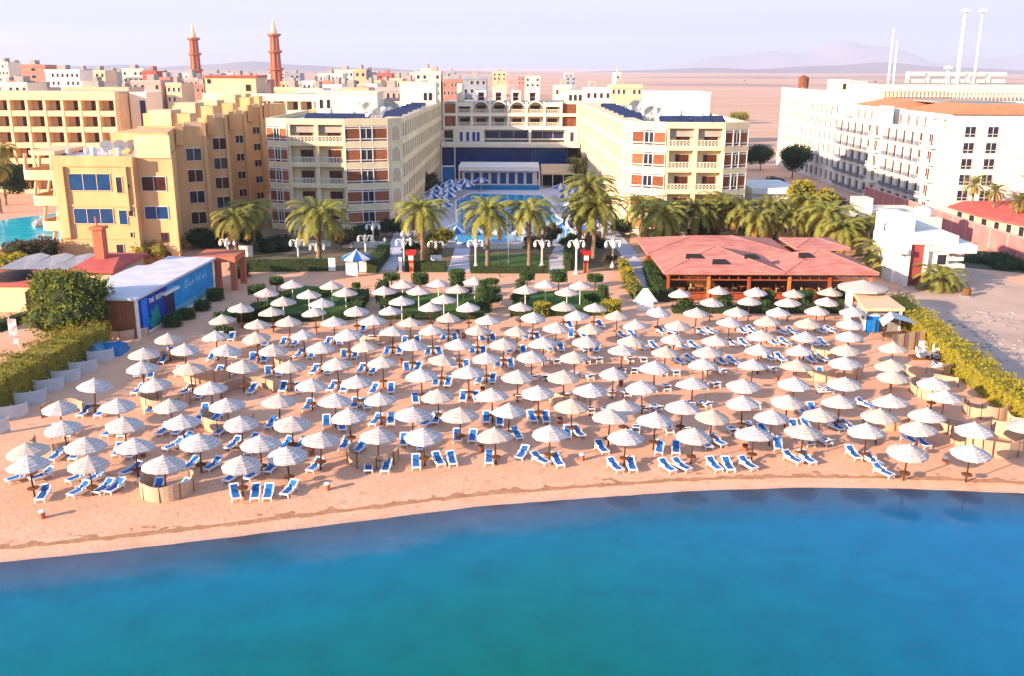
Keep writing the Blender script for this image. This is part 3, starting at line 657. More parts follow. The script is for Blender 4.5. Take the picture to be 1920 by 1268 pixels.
gallery_block('apartment_block', 'long tan block of balconies with cream parapets at the left edge', -132, -83.5, 172, 14, 20.4, 6, 13, m_ochre2, m_tan)
gallery_block('apartment_block', 'peach balcony block with dark red windows left of the hotel, further back', -79, -44, 209, 14, 18.9, 5, 10, m_creamw, m_tan)
t = thing('stair_tower', 'grey lavender stair tower with a tall dark blue slot between two balcony blocks', 'tower', (-81.5, 178, 0)); b = MB(); b.box(-83.2, -79.5, 178, 186, 0, 20.6); b.build('wall', m_creamw, t); win(t, (-80.4, 178, 10.5), 1.4, 8.5, 0, m_trim, m_navy, 1)
t = thing('stair_house', 'cream rooftop house with dark square opening above the peach balcony block', 'roof house', (-72, 209, 18.9)); b = MB(); b.box(-79, -66, 211.5, 220, 19.3, 23.4); b.build('wall', m_ochre2, t); win(t, (-78, 211.5, 21.8), .9, 1.1, 0, m_wood, m_black, 1); win(t, (-68, 211.5, 20), 1.3, 1.6, 0, m_wood, m_black, 1); b = MB(); b.box(-79.6, -65.5, 211, 220.5, 23.4, 23.8); b.build('roof', m_redroof, t)

# ---------------------------------------------------------------- white hotel on the right
m_railg = mat('grey_iron_railing', (.16, .16, .20), (.24, .23, .27), scale=6)
def right_hotel():
    x = 75.7; t = thing('seaside_hotel', 'tall white hotel at right with rows of narrow balconies and red roof tiles', 'hotel', (76, 143, 0))
    b = MB(); fh = 3.0
    secs = [(143.5, 166, 6, 17.6), (166, 190, 6, 17.6), (190, 232, 12, 21.0)]
    b.box(x + .6, 100, 144.0, 232, 0, 15.2)
    T, L, rz = frame_t((x, 232), (x, 143.5)); b.t = T
    def seg(y0, y1, n, ztop, nf, balc):
        u0, u1 = 232 - y1, 232 - y0; st = (u1 - u0) / n
        for i in range(nf):
            z = .6 + i * fh; b.box(u0, u1, -.6, 0, z - .75, z + .12)
        b.box(u0, u1, -.6, 0, .6 + nf * fh - .75, ztop); b.box(u0 + .01, u1 - .01, -.62, .12, ztop - .35, ztop + .04)
        for j in range(n + 1):
            u = u0 + st * j; b.box(max(u0, u - st * .24), min(u1, u + st * .24), -.6, -.011, 0, ztop - .3)
        for i in range(nf):
            z = .6 + i * fh
            for j in range(n):
                o = win(t, T(u0 + st * (j + .5), -.45, z + .13), round(st * .60, 2), 2.2, rz, m_ivory, m_glass if (i * 7 + j * 3) % 4 else m_winbr, 1, (), 'window' if y0 < 150 else ('arched_window' if y0 > 189 else 'tall_window'))
                if y0 < 189: k = MB(); k.t = T; uu = u0 + st * (j + .5); k.box(uu - st * .34, uu + st * .34, .0, .5, z + .0, z + .12); k.box(uu - st * .34, uu + st * .34, .44, .5, z + .12, z + .75); k.build('window_balcony', m_railg, t)
    seg(149.5, 166, 5, 15.6, 5, True); seg(171.5, 190, 5, 15.6, 5, True); seg(190, 232, 13, 21.0, 6, False)
    for y0, y1 in ((143.5, 149.5), (166, 171.5)):
        u0, u1 = 232 - y1, 232 - y0; b.box(u0, u1, -.6, -.02, 0, 15.6)
        for i in range(5):
            z = .6 + i * fh; win(t, T((u0 + u1) / 2 - .4, -.02, z + .3), 1.8, 2.1, rz, m_trim, m_winbr, 2, (), 'balcony_door')
            k = MB(); k.t = T; k.box(u0 + .8, u1 - 1.2, 0, 1.2, z, z + .22); k.box(u0 + .8, u1 - 1.2, 1.1, 1.2, z + .22, z + .35); k.box(u0 + .8, u1 - 1.2, 1.12, 1.18, z + 1.0, z + 1.1)
            for q in range(9): uu = u0 + .85 + (u1 - u0 - 2.1) * q / 8; k.box(uu - .03, uu + .03, 1.13, 1.17, z + .35, z + 1.0)
            k.build('balcony', m_trim, t)
            win(t, T(u1 - .6, -.02, z + 1.2), .8, .8, rz, m_trim, m_glass, 2, (), 'small_window')
    b.t = None
    # set-back top storey, front wall to the sea, rear tower
    b.box(x + 3.2, 99, 147, 189.9, 15.2, 18.4); b.box(x + .05, 77.2, 166, 169.5, 15.6, 18.9); b.box(x + .05, 99.9, 189.95, 190.6, 15.6, 21.3)
    b.box(x + .62, 100, 143.5, 144.0, 0, 17.3); b.box(x, x + .5, 144, 149.4, 15.4, 17.3)
    b.box(x + 8, 130, 190.5, 214, 15.2, 22.6)
    b.build('wall', m_ivory, t)
    for xx in (80.6, 84.6):
        for i in range(6): win(t, (xx, 143.5, .9 + i * 2.75), 2.0, 1.9, 0, m_trim, m_glass, 2, (.3,), 'sea_window')
    for i in range(5):
        z = 2.6 + i * 3.0; win(t, (92.6, 143.5, z + .2), 2.2, 2.0, 0, m_trim, m_glass, 2, (), 'sea_window'); k = MB(); k.box(89.8, 97, 142.1, 143.49, z - .25, z); k.box(89.8, 97, 142.1, 142.2, z, z + .2); k.box(89.8, 97, 142.12, 142.18, z + .9, z + 1.0)
        for q in range(16): uu = 89.85 + 7.1 * q / 15; k.box(uu - .03, uu + .03, 142.13, 142.17, z + .2, z + .9)
        k.build('balcony', m_trim, t)
    for j in range(12): win(t, (x + 3.2, 149 + j * 3.4, 15.4), 1.4, 2.1, -math.pi / 2, m_trim, m_winbr if j % 3 else m_glass, 2, (), 'terrace_door')
    r = MB()
    for y0, y1 in ((146.5, 165.5), (170, 189)):
        r.face([(x + 2.9, y0, 18.4), (x + 2.9, y1, 18.4), (x + 9, y1 - 4, 20.0), (x + 9, y0 + 4, 20.0)]); r.face([(x + 2.9, y0, 18.4), (x + 9, y0 + 4, 20.0), (99, y0 + 4, 20.0), (99, y0, 18.4)]); r.face([(x + 2.9, y1, 18.4), (99, y1, 18.4), (99, y1 - 4, 20), (x + 9, y1 - 4, 20)])
    r.build('roof_tiles', mat('orange_roof_tile', (.66, .26, .12), (.54, .19, .09), scale=1.2), t)
    r = MB(); r.box(x + .7, 99.5, 190.7, 231.5, 20.2, 20.4); r.box(x + 9, 129, 191, 213, 22.601, 22.8); r.box(x + 9.01, 98.9, 150.5, 185, 19.7, 19.9); r.build('roof', m_roof, t)
    k = MB()                                # ornamental roof railing
    for j in range(60):
        xx = 84 + j * .9; k.tube((xx, 189, 20.0), (xx + .3, 189, 21.7), .09); k.tube((xx + .45, 189, 20.0), (xx + .15, 189, 21.7), .09)
    k.tube((84, 189, 21.7), (138, 189, 21.7), .1); k.build('roof_railing', m_cream, t)
right_hotel()
for i, (xx, yy, z1, lean) in enumerate(((97.6, 196, 21.6, 0), (98.9, 196, 17.5, 0), (116, 200, 44.5, 1), (120.6, 202, 44, 1), (108.5, 200, 31, 0))):
    z1 = (35.0, 32.2, 39.6, 39.6, 27.0)[i]; xx = (90.0, 91.2, 106.5, 110.5, 104.0)[i]
    t = thing('antenna_mast', ('tall slim white mast at far left of the white hotel roof', 'shorter slim white mast beside the taller slim one', 'thick white mast, left of the two tallest on the roof', 'thin tall white mast, right of the two tallest on the roof', 'short white mast left of the two tallest')[i], 'mast', (xx, 198, 20.4))
    b = MB(); b.tube((xx, 198, 20.4), (xx, 198, z1), .55 if i == 2 else .28, .4 if i == 2 else .2, 8); b.build('mast', m_white, t)
    b = MB()
    if i > 1: b.tube((xx - 1.8, 198, 20.4), (xx, 198, 25), .1); b.tube((xx + 1.8, 198, 20.4), (xx, 198, 25), .1)
    b.box(xx - .8, xx + .8, 197.4, 198.6, z1 - .9, z1 - .2) if i > 1 else b.box(xx - .7, xx + .7, 197.5, 198.5, 20.4, 22.4)
    b.build('antenna_head' if i > 1 else 'equipment_box', m_metal, t)
for i, (x0, x1, z1, lab) in enumerate(((80, 84, 23.5, 'cream box house on the far roof end of the white hotel'), (86, 88, 23.2, 'slim cream roof house beside the slim masts'))):
    t = thing('stair_house', lab, 'roof house', (x0, 205, 20.4)); b = MB(); b.box(x0, x1, 205, 210, 20.401, z1); b.build('wall', m_creamw, t); win(t, ((x0 + x1) / 2 + .4, 205, 21.2), .8, 1.4, 0, m_wood, m_black, 1)
for k in range(5): 
    xx = 104 + k * 5.2; t = thing('roof_arcade', ORD[k + 1] + ' cream roof frame from the left behind the ornamental railing', 'roof frame', (xx, 214, 22.8), 'roof frames on the white hotel'); b = MB(); b.box(xx - 2.4, xx - 1.8, 213, 214, 22.81, 25.4); b.box(xx - 1.8, xx + 2.3, 213, 214, 24.5, 25.4); b.box(xx - 1.8, xx + 2.3, 213.3, 214, 22.81, 23.6); b.build('frame', m_creamw, t)

# low red roofed building, pink wall, small white house
def red_annex():
    t = thing('restaurant_annex', 'low building with a long red roof and dark openings beside the white hotel', 'building', (84, 133, 0)); b = MB()
    pl = [(76.6, 138), (77.2, 128), (81.0, 118), (92, 114), (100, 128), (95, 142), (82, 143)]
    b.prism(pl, 0, 3.6); b.build('wall', m_ochre2, t)
    c = (88, 129); r = MB()
    for a, d in zip(pl, pl[1:] + pl[:1]):
        A = (c[0] + (a[0] - c[0]) * 1.08, c[1] + (a[1] - c[1]) * 1.08); D = (c[0] + (d[0] - c[0]) * 1.08, c[1] + (d[1] - c[1]) * 1.08); m_ = lambda q: (c[0] + (q[0] - c[0]) * .35, c[1] + (q[1] - c[1]) * .35, 5.4)
        r.face([(*A, 3.55), (*D, 3.55), m_(d), m_(a)]); r.face([(*A, 3.2), (*D, 3.2), (*D, 3.55), (*A, 3.55)])
    r.face([(c[0] + (q[0] - c[0]) * .35, c[1] + (q[1] - c[1]) * .35, 5.4) for q in pl]); r.build('roof', m_redroof, t)
    for a, d, n in ((pl[0], pl[1], 3), (pl[1], pl[2], 5), (pl[2], pl[3], 4)):
        T, L, rz = frame_t(a, d)
        for i in range(n): win(t, T(L * (i + .5) / n, 0, .9), round(L / n * .55, 2), 2.1, rz, m_trim, m_black, 1)
red_annex()
def boundary(name, label, pts, h, th, m, capm=None, pil=0):
    t = thing(name, label, 'wall', (*pts[0], 0)); b = MB(); k = MB()
    for a, c in zip(pts, pts[1:]):
        T, L, rz = frame_t(a, c); b.t = T; k.t = T; b.box(0, L, -th, 0, 0, h); k.box(0, L, -th - .06, .06, h, h + .14)
        if pil:
            for i in range(int(L / pil) + 1): k.box(i * pil, min(L, i * pil + .35), -th - .05, .05, 0, h)
    b.build('wall', m, t); k.build('coping', capm or m, t)
boundary('boundary_wall', 'long pink boundary wall with paler posts running back on the right', [(73.0, 166), (73.4, 145), (73.2, 126), (74.2, 108), (77, 92)], 2.9, .3, m_pink, mat('pale_pink_coping', (.64, .34, .32)), 4.2)
def white_house():
    t = thing('beach_house', 'white flat roofed house with a red door panel and thick overhanging slabs', 'house', (50, 99, 0)); b = MB()
    b.box(49.3, 55.0, 99, 108, 0, 5.3); b.box(48.7, 51.0, 100.5, 106.5, 0, 8.0); b.box(49.2, 51.6, 101, 107, 8.0, 8.2); b.build('wall', m_white, t)
    s = MB(); s.box(51.05, 55.6, 98.4, 109, 5.3, 6.4); s.box(53.6, 57.6, 97.6, 104, 4.4, 5.4); s.box(47.6, 49.25, 97.9, 103, 4.2, 4.8); s.box(51.5, 54.2, 103, 108, 6.4, 6.9); s.build('roof', m_trim, t)
    d = MB(); d.box(50.0, 51.7, 98.9, 99, 0, 5.2); d.build('door', mat('faded_red_door', (.34, .075, .065), (.26, .05, .05), scale=.5), t)
    d = MB(); d.box(51.75, 52.2, 98.6, 99, 0, 5.28); d.box(49.4, 49.95, 98.6, 99, 0, 5.28); d.box(52.2, 53.5, 98.7, 99, 4.4, 5.28); d.build('door_frame', m_trim, t)
    win(t, (54.1, 99, 2.6), 1.3, 1.4, 0, m_trim, m_glass, 1); win(t, (48.7, 103.5, 5.9), .8, 1.2, -math.pi / 2, m_trim, m_bglass, 1)
    for i in range(4): k = MB(); k.box(55.4 - .2 * i, 57.4 - .25 * i, 98.6, 101, .4 + i * .95, .85 + i * .95); k.build('step_slab', m_trim, t)
white_house()
t = thing('villa', 'low bluish white villa with stepped terraces behind the right hotel wing', 'villa', (46, 134, 0)); b = MB(); b.box(39.5, 46.5, 132, 142, 0, 6.5); b.box(46.5, 49.8, 131, 141, 0, 4.2); b.box(39.3, 47.2, 131.4, 142.3, 6.5, 7.4); b.build('wall', m_white, t); win(t, (44.8, 132, 3.6), 1.7, 2.1, 0, m_trim, m_navy, 1); b = MB(); b.box(43.6, 47.4, 129.8, 131, 3.0, 3.3); b.box(46, 50.5, 129.5, 131, 1.0, 2.0); b.build('balcony', m_trim, t)
t = thing('stone_shed', 'cream flat roofed shed with a round water tank behind the palms at right', 'shed', (55, 130, 0)); b = MB(); b.box(49.5, 66, 122, 134, 0, 4.4); b.box(53.5, 56, 124, 126.5, 4.4, 7); b.build('wall', m_creamw, t); b = MB(); b.lathe([(1.3, 4.4), (1.3, 5.6), (0, 5.9)], 12, 64, 124); b.build('tank', m_white, t, True); b = MB(); b.box(49.2, 66.3, 121.7, 134.3, 4.4, 4.401); 
# ---------------------------------------------------------------- red roofed beach restaurant
def restaurant():
    t = thing('beach_restaurant', 'open beach restaurant with a wide pink red hipped roof on wooden posts', 'restaurant', (30, 92, 0))
    x0, x1, y0, y1, ze = 18.4, 42.2, 92, 107, 3.5
    def hip(name, a, c, d, e, zl, zh, run, mm=m_pinkroof):
        r = MB(); xm0, xm1, ym = a + run, c - run, (d + e) / 2
        if xm0 > xm1: xm0 = xm1 = (a + c) / 2
        A = [(a, d, zl), (c, d, zl), (c, e, zl), (a, e, zl)]; P0, P1 = (xm0, ym, zh), (xm1, ym, zh)
        r.face([A[0], A[1], P1, P0]); r.face([A[2], A[3], P0, P1]); r.face([A[1], A[2], P1]); r.face([A[3], A[0], P0])
        r.box(a, c, d - .02, d + .06, zl - .28, zl - .01); r.box(a - .02, a + .06, d + .06, e, zl - .28, zl - .01); r.box(c - .06, c + .02, d + .06, e, zl - .28, zl - .01)
        for q in A[:2]: r.tube(q, P0 if q[0] == a else P1, .07, n=5)
        return r.build(name, mm, t)
    hip('roof', 17.7, 31.8, 91.2, 101, ze, 5.5, 7.2); hip('roof', 31.9, 42.8, 91.2, 100, ze, 5.3, 5.4); hip('roof', 17.2, 36, 100.2, 110, ze + .15, 5.0, 7); hip('roof', 36.1, 43, 100.2, 107, ze + .9, 5.0, 3)
    # openings in the roof with their dark rims
    for x, y, w_, d in ((21.8, 93.7, 2.3, .75), (24.7, 92.6, 2.2, .85), (28.65, 93.7, 2.0, .75), (35.2, 93.9, 2.0, .85)):
        o = MB(); zz = 3.5 + (y - 91.2) * .408 + .10; q = [(x - w_ / 2, y, zz), (x + w_ / 2, y, zz), (x + w_ / 2 - .45, y + d, zz + d * .408), (x - w_ / 2 + .25, y + d, zz + d * .408)]
        o.face(q)
        for A, D in zip(q, q[1:] + q[:1]): o.face([A, D, (D[0], D[1], D[2] - .12), (A[0], A[1], A[2] - .12)])
        o.build('roof_opening', m_black, t)
    for i in range(6):
        x = x0 + (x1 - x0) * i / 5
        for y in (y0, y1): k = MB(); k.box(x - .16, x + .16, y - .16, y + .16, 0, ze + (.3 if y == y1 else 0)); k.build('post', m_orange if i % 2 else m_redwood, t)
    for i in range(5):
        a = x0 + (x1 - x0) * i / 5 + .17; c = x0 + (x1 - x0) * (i + 1) / 5 - .17
        k = MB(); k.box(a, c, y0 - .06, y0 + .06, 2.35, 2.5); k.box(a, c, y0 - .06, y0 + .06, 2.9, 3.05)
        for q in range(1, 4): xx = a + (c - a) * q / 4; k.box(xx - .05, xx + .05, y0 - .05, y0 + .05, 2.5, 2.9)
        k.box(a, c, y0 - .03, y0 + .03, .85, .98); k.box(a, c, y0 - .04, y0 + .04, .1, .75)
        k.build('lattice_rail', m_redwood, t)
    k = MB(); k.box(x0, x1, y1 - .1, y1 + .1, 0, 3.2); k.box(x0 - .05, x0 + .1, y0 + .4, y1 - .4, 0, 1.1); k.box(x0 - .05, x0 + .1, y0 + .4, y1 - .4, 2.5, 3.2); k.build('rear_wall', m_redwood, t)
    k = MB(); k.box(x0 - .3, x1 + .3, y0 - .3, y1 + .3, .0, .12); k.build('floor', m_wood, t)
    # tables and chairs in the shade
    for i in range(9):
        x, y = 20.3 + i * 2.6, 93.8 + (i % 2) * 1.6
        tb = thing('dining_table', 'small wooden table %s from the left inside the beach restaurant' % ORD[i + 1], 'table', (x, y, .12), 'restaurant tables')
        k = MB(); k.box(x - .5, x + .5, y - .5, y + .5, .83, .89); k.build('tabletop', m_orange, tb); k = MB(); k.tube((x, y, .12), (x, y, .83), .07); k.build('leg', m_wood, tb)
        for s in (-1, 1):
            ch = thing('dining_chair', 'pale chair on the %s of the %s restaurant table from the left' % ('left' if s < 0 else 'right', ORD[i + 1]), 'chair', (x + s * .85, y, .12), 'restaurant chairs')
            k = MB(); xx = x + s * .85; k.box(xx - .22, xx + .22, y - .22, y + .22, .55, .6); k.build('seat', m_tan, ch); k = MB(); k.box(xx + s * .18, xx + s * .23, y - .22, y + .22, .6, 1.05); k.build('backrest', m_tan, ch)
            k = MB(); [k.box(xx + a - .02, xx + a + .02, y + c - .02, y + c + .02, .12, .55) for a in (-.18, .18) for c in (-.18, .18)]; k.build('legs', m_wood, ch)
restaurant()

# ---------------------------------------------------------------- huts of the left corner
def dive_hut():
    t = thing('dive_hut', 'long hut with white roof and blue underwater mural facing the beach', 'hut', (-40, 78, 0)); ang = [(-37.6, 77.4), (-36.2, 94.6)]
    T, L, rz = frame_t(*ang)
    b = MB(); b.t = T; b.box(0, L, -4.3, 0, 0, 3.9); b.build('wall', m_navy, t)
    e = MB(); e.t = T; e.box(-.14, -.02, -4.3, -.06, 0, 3.9)
    for i in range(17): u = -4.28 + i * .255; e.box(-.2, -.14, u, u + .19, .05, 3.85)
    e.build('timber_end_wall', mat('warm_timber', (.36, .15, .07), (.24, .09, .04), scale=2, stretch=(5, 5, .6)), t)
    r = MB(); r.t = T; r.box(-.5, L + .3, -5.6, .35, 3.9, 4.15); r.box(5.5, 13, -7.2, -5.6, 3.9, 4.1); r.build('roof', mat('white_roof_sheet', (.68, .66, .70), (.56, .54, .60), scale=.5), t)
    f = MB(); f.t = T; f.box(-.22, .1, -.06, .16, 0, 3.9); f.box(L - .25, L, 0, .12, 0, 3.9); f.box(0, L, 0, .1, 0, .18); f.build('trim', m_trim, t)
    # mural: blue sea bands, reef, a cylinder of light, swimmers' bubbles and white lettering
    def mural(nm, c1, c2, u0, u1, z0, z1, v):
        k = MB(); k.t = T; k.box(u0, u1, .0, v, z0, z1); return k.build(nm, mat(nm, c1, c2, scale=1.1, rough=.5), t)
    mural('mural_deep_sea', (.005, .05, .42), (.005, .02, .26), .1, 6.1, .18, 3.7, .03); mural('mural_shallow_sea', (.005, .22, .62), (.01, .34, .66), 6.1, L - .25, .18, 3.7, .03)
    mural('mural_light_beam', (.01, .25, .85), (.005, .14, .70), .9, 2.0, .18, 3.6, .036); mural('mural_sand', (.20, .46, .55), (.10, .36, .52), 6.3, L - .3, .2, .9, .037)
    k = MB(); k.t = T
    for i in range(60): u, z = 3.2 + rnd.gauss(0, .55), .4 + abs(rnd.gauss(0, .9)); s = rnd.uniform(.12, .3); k.lathe([(0, .05), (s, .04), (s, .03)], 7, 0, 0) if False else k.face([(u - s, .045 + i * 2e-4, z), (u, .045 + i * 2e-4, z + s * 1.4), (u + s, .045 + i * 2e-4, z), (u, .045 + i * 2e-4, z - s)])
    k.build('mural_coral', mat('mural_coral_paint', (.02, .36, .26), (.01, .20, .20), scale=3), t)
    d = MB(); d.t = T; d.box(5.4, 7.5, .0, .06, .1, 2.9); d.build('doorway', m_navy, t)
    d = MB(); d.t = T; d.box(4.9, 8.0, .0, .5, 2.95, 3.2); d.build('awning', m_trim, t)
    wr = [[(0, 1), (.8, 1)], [(.4, 1), (.4, 0)], [(1.1, 0), (1.1, 1)], [(1.1, .5), (1.6, .5)], [(1.6, 0), (1.6, 1)], [(2.3, 0), (1.9, 0), (1.9, 1), (2.3, 1)], [(1.9, .5), (2.2, .5)], [(3.3, 1), (3.3, 0)], [(3.3, 1), (3.8, 1), (3.8, .5), (3.3, .5), (3.8, 0)], [(4.6, 0), (4.1, 0), (4.1, 1), (4.6, 1)], [(4.1, .5), (4.5, .5)], [(5.3, 0), (4.9, 0), (4.9, 1), (5.3, 1)], [(4.9, .5), (5.2, .5)], [(5.6, 0), (5.6, 1), (6.1, 1)], [(5.6, .5), (6.0, .5)]]
    wr2 = [[(0, 0), (.2, 1.2), (.6, 1.1), (.1, .6), (.7, .3), (0, 0)], [(.9, 0), (1.1, 1.2)], [(1.3, .6), (1.3, .1), (1.7, .1), (1.8, .6)], [(2.0, .35), (2.4, .5), (2.2, .7), (1.95, .3), (2.4, 0)], [(3.2, 1.2), (3.4, 0), (3.8, .8), (4.1, 0), (4.5, 1.3)], [(4.7, .1), (4.9, .6), (5.2, .1), (5.2, .6)], [(5.4, 0), (5.6, 1.2)], [(5.9, .5), (6.3, .5), (6.0, .1), (6.4, 0)]]
    s = strokes(wr, lambda x, z: T(2.3 + x * .44, .06, 2.85 + z * .42), .045, 4); s.build('lettering', m_trim, t)
    s = strokes(wr2, lambda x, z: T(10.0 + x * .85, .06, 2.35 + z * .75), .06, 4); s.build('lettering', mat('pale_blue_paint', (.35, .62, .80)), t)
dive_hut()
t = thing('pillar_porch', 'pink terracotta porch with square pillars at the far end of the mural hut', 'porch', (-35.6, 97, 0)); b = MB(); b.box(-38.5, -33.6, 95.0, 99, 3.5, 4.2); b.build('roof', m_terra, t)
for x, y in ((-34.0, 95.2), (-34.0, 98.6), (-35.9, 95.2)): b = MB(); b.box(x - .35, x + .35, y, y + .5, 0, 3.5); b.build('pillar', m_terra, t)
t = thing('chimney_hut', 'plaster hut with a red roof and a tall brown red chimney', 'hut', (-45, 96, 0)); A = g(258, 596); b = MB(); b.box(-49.4, -45.2, 88, 96, 0, 4.3); b.build('wall', m_tan, t)
b = MB(); b.face([(-49.9, 87.5, 4.3), (-44.7, 87.5, 4.3), (-45.9, 92, 5.1), (-48.7, 92, 5.1)]); b.face([(-44.7, 87.5, 4.3), (-44.7, 96.5, 4.3), (-45.9, 92, 5.1)]); b.face([(-49.9, 87.5, 4.3), (-48.7, 92, 5.1), (-49.9, 96.5, 4.3)]); b.face([(-49.9, 96.5, 4.3), (-48.7, 92, 5.1), (-45.9, 92, 5.1), (-44.7, 96.5, 4.3)]); b.box(-49.9, -44.7, 87.5, 96.4, 4.0, 4.29); b.build('roof', m_redroof, t)
b = MB(); b.box(-48.2, -47.1, 90.6, 91.7, 4.5, 8.2); b.box(-48.4, -46.9, 90.4, 91.9, 8.2, 8.5); b.tube((-47.8, 91.1, 8.5), (-47.9, 91.1, 9.6), .1); b.build('chimney', m_terra, t)
t = thing('changing_hut', 'peach hut with a red flat roof and two dark brown doors at left edge', 'hut', (-54, 84, 0)); b = MB(); b.box(-62, -49.2, 86, 91, 0, 3.0); b.build('wall', m_ochre2, t); b = MB(); b.box(-62.3, -48.8, 85.6, 91.3, 3.0, 3.35); b.build('roof', m_redroof, t)
for x, mm in ((-53.3, m_black), (-51.4, m_wood)): win(t, (x, 86, .02), 1.2, 2.3, 0, m_wood, mm, 1, (), 'door')
b = MB(); b.lathe([(2.2, 3.35), (1.6, 3.9), (0, 4.1)], 14, -56, 88); b.build('roof_mound', m_black, t, True)
t = thing('canvas_awning', 'grey white canvas awnings stretched over posts behind the peach hut', 'awning', (-53, 99, 0)); b = MB()
for k in range(3): x = -62.5 + k * 3.2; b.face([(x, 95, 2.6), (x + 3.1, 95, 2.5), (x + 3.1, 101, 2.9), (x + 1.4, 102, 3.0), (x, 101, 2.85)])
b.build('canvas', mat('grey_canvas', (.36, .36, .40), (.28, .28, .32), scale=1), t); b = MB(); [b.tube((-62.5 + k * 3.2, y, 0), (-62.5 + k * 3.2, y, 2.6), .06) for k in range(4) for y in (95.2, 100.8)]; b.build('posts', m_metal, t)
cam_stretch(False)
p = g(42, 664); t = thing('flag_banner', 'leaning red and white feather banner on the left lawn', 'flag', p); b = MB(); b.tube(p, p + Vector((-.9, .1, 3.6)), .04); b.build('pole', m_white, t); b = MB(); b.box(p.x - .95, p.x - .15, p.y - .06, p.y - .03, 1.0, 3.4); b.t = None; b.build('cloth', mat('red_white_cloth', (.75, .70, .72), (.60, .05, .06), scale=1.6), t)

# beach bar huts at the right
def bar_huts():
    p = g(1625, 612); t = thing('bar_parasol', 'broad flat reed roof on two white pillars behind the blue kiosk at right', 'shelter', p); x, y = p.x, p.y
    b = MB(); b.lathe([(0, 4.35), (.8, 4.1), (2.6, 3.55), (2.6, 3.35), (0, 3.6)], 14, x + .3, y + 3); b.build('canopy', m_thatch, t)
    for dx in (-1.1, 1.5): b = MB(); b.box(x + dx - .3, x + dx + .3, y + 2.6, y + 3.2, 0, 3.5); b.build('pillar', m_white, t)
    p = g(1660, 622); x, y = p.x, p.y
    t = thing('thatch_hut', 'square hut with a flat pale reed roof beside the right hedge', 'hut', p); b = MB(); b.face([(x - 2.6, y - .4, 2.6), (x + 1.6, y - .4, 2.6), (x + 1.0, y + 4, 3.2), (x - 2.2, y + 4, 3.2)]); b.box(x - 2.6, x + 1.6, y - .4, y - .3, 2.25, 2.59); b.face([(x - 2.6, y - .4, 2.3), (x - 2.2, y + 4, 2.9), (x - 2.2, y + 4, 3.2), (x - 2.6, y - .4, 2.6)]); b.build('roof', mat('flat_reed', (.66, .50, .34), (.54, .38, .24), scale=4, stretch=(1, 8, 1)), t)
    b = MB(); b.box(x - 1.9, x + 1.3, y + .3, y + 3.6, 0, 2.3); b.build('wall', m_rock, t); b = MB(); b.box(x - 2.4, x - 2.2, y - .3, y - .1, 0, 2.3); b.box(x + 1.2, x + 1.4, y - .3, y - .1, 0, 2.3); b.build('posts', m_white, t)
    p = g(1636, 624); x, y = p.x, p.y; t = thing('blue_kiosk', 'bright blue cloth covered kiosk next to the flat reed hut', 'kiosk', p); b = MB(); b.box(x - .55, x + .55, y, y + 1.2, 0, 1.75); b.build('body', mat('bright_blue_cloth', (.0, .20, .62), (.0, .15, .52), scale=2), t); b = MB(); b.box(x - .6, x + .6, y - .05, y + 1.25, 1.75, 1.85); b.build('top', m_white, t)
    p = g(1690, 640); x, y = p.x, p.y; t = thing('canvas_tent', 'white pitched canvas tent by the hedge, right of the blue kiosk', 'tent', p); b = MB(); b.face([(x - 2.0, y, 1.5), (x - .9, y + .2, 2.3), (x - .2, y + 3, 2.3), (x - 1.3, y + 3, 1.5)]); b.face([(x - .9, y + .2, 2.3), (x + 1.8, y, 1.6), (x + 2.0, y + 3, 1.6), (x - .2, y + 3, 2.3)]); b.build('canvas', m_fabric, t); b = MB(); [b.tube((x + a, y + c, 0), (x + a, y + c, 1.5), .05) for a in (-1.8, 1.7) for c in (.1, 2.9)]; b.build('posts', m_wood, t)
    A, B = g(1672, 662), g(1752, 650); t = thing('reed_screen', 'straight tan reed screen standing below the canvas tent', 'screen', A); b = MB(); T, L, rz = frame_t((A.x, A.y), (B.x, B.y)); b.t = T; b.box(0, L, -.06, 0, 0, 1.75); b.build('screen', m_wicker, t); b = MB(); b.t = T; [b.box(L * i / 4 - .05, L * i / 4 + .05, 0, .08, 0, 1.85) for i in range(5)]; b.build('posts', m_wood, t)
bar_huts()
# ---------------------------------------------------------------- paving, lawns, pool
sheet('plaza', [(835, 462), (1075, 462), (1095, 400), (1068, 345), (832, 345), (790, 400)], m_tile, .02)
sheet('terrace_soil', [(425, 508), (1170, 508), (1190, 400), (490, 400)], mat('garden_soil', (.24, .17, .11), (.14, .12, .06), scale=.6), .012)
for q in ([(703, 508), (742, 508), (752, 482), (762, 440), (790, 405), (762, 405), (738, 440), (722, 482)], [(838, 510), (881, 510), (880, 482), (884, 448), (910, 420), (868, 420), (858, 448), (848, 482)], [(1031, 511), (1061, 511), (1060, 484), (1062, 455), (1045, 455), (1030, 484)],
          [(1196, 568), (1222, 568), (1212, 535), (1206, 500), (1190, 470), (1150, 425), (1132, 405), (1112, 410), (1124, 432), (1160, 472), (1180, 505), (1190, 540)]):
    sheet('path', q, m_tile, .034)
for a, c, y in ((720, 752, 481), (847, 881, 483), (1029, 1061, 485), (1163, 1192, 484), (1180, 1208, 512)):
    A, B = g(a, y), g(c, y); b = MB(); T, L, rz = frame_t((A.x, A.y), (B.x, B.y)); b.t = T; b.box(0, L, -.35, 0, .036, .17); tag(b.build('garden_step', m_tile), kind='structure')
pl = [(-10.5, 124.5), (-6, 122.2), (4, 122.5), (8.6, 124.5), (10, 130), (9.2, 142), (7, 150), (8, 160), (6, 172), (-9, 174), (-11.5, 164), (-10.5, 150), (-9.5, 140), (-12, 132)]
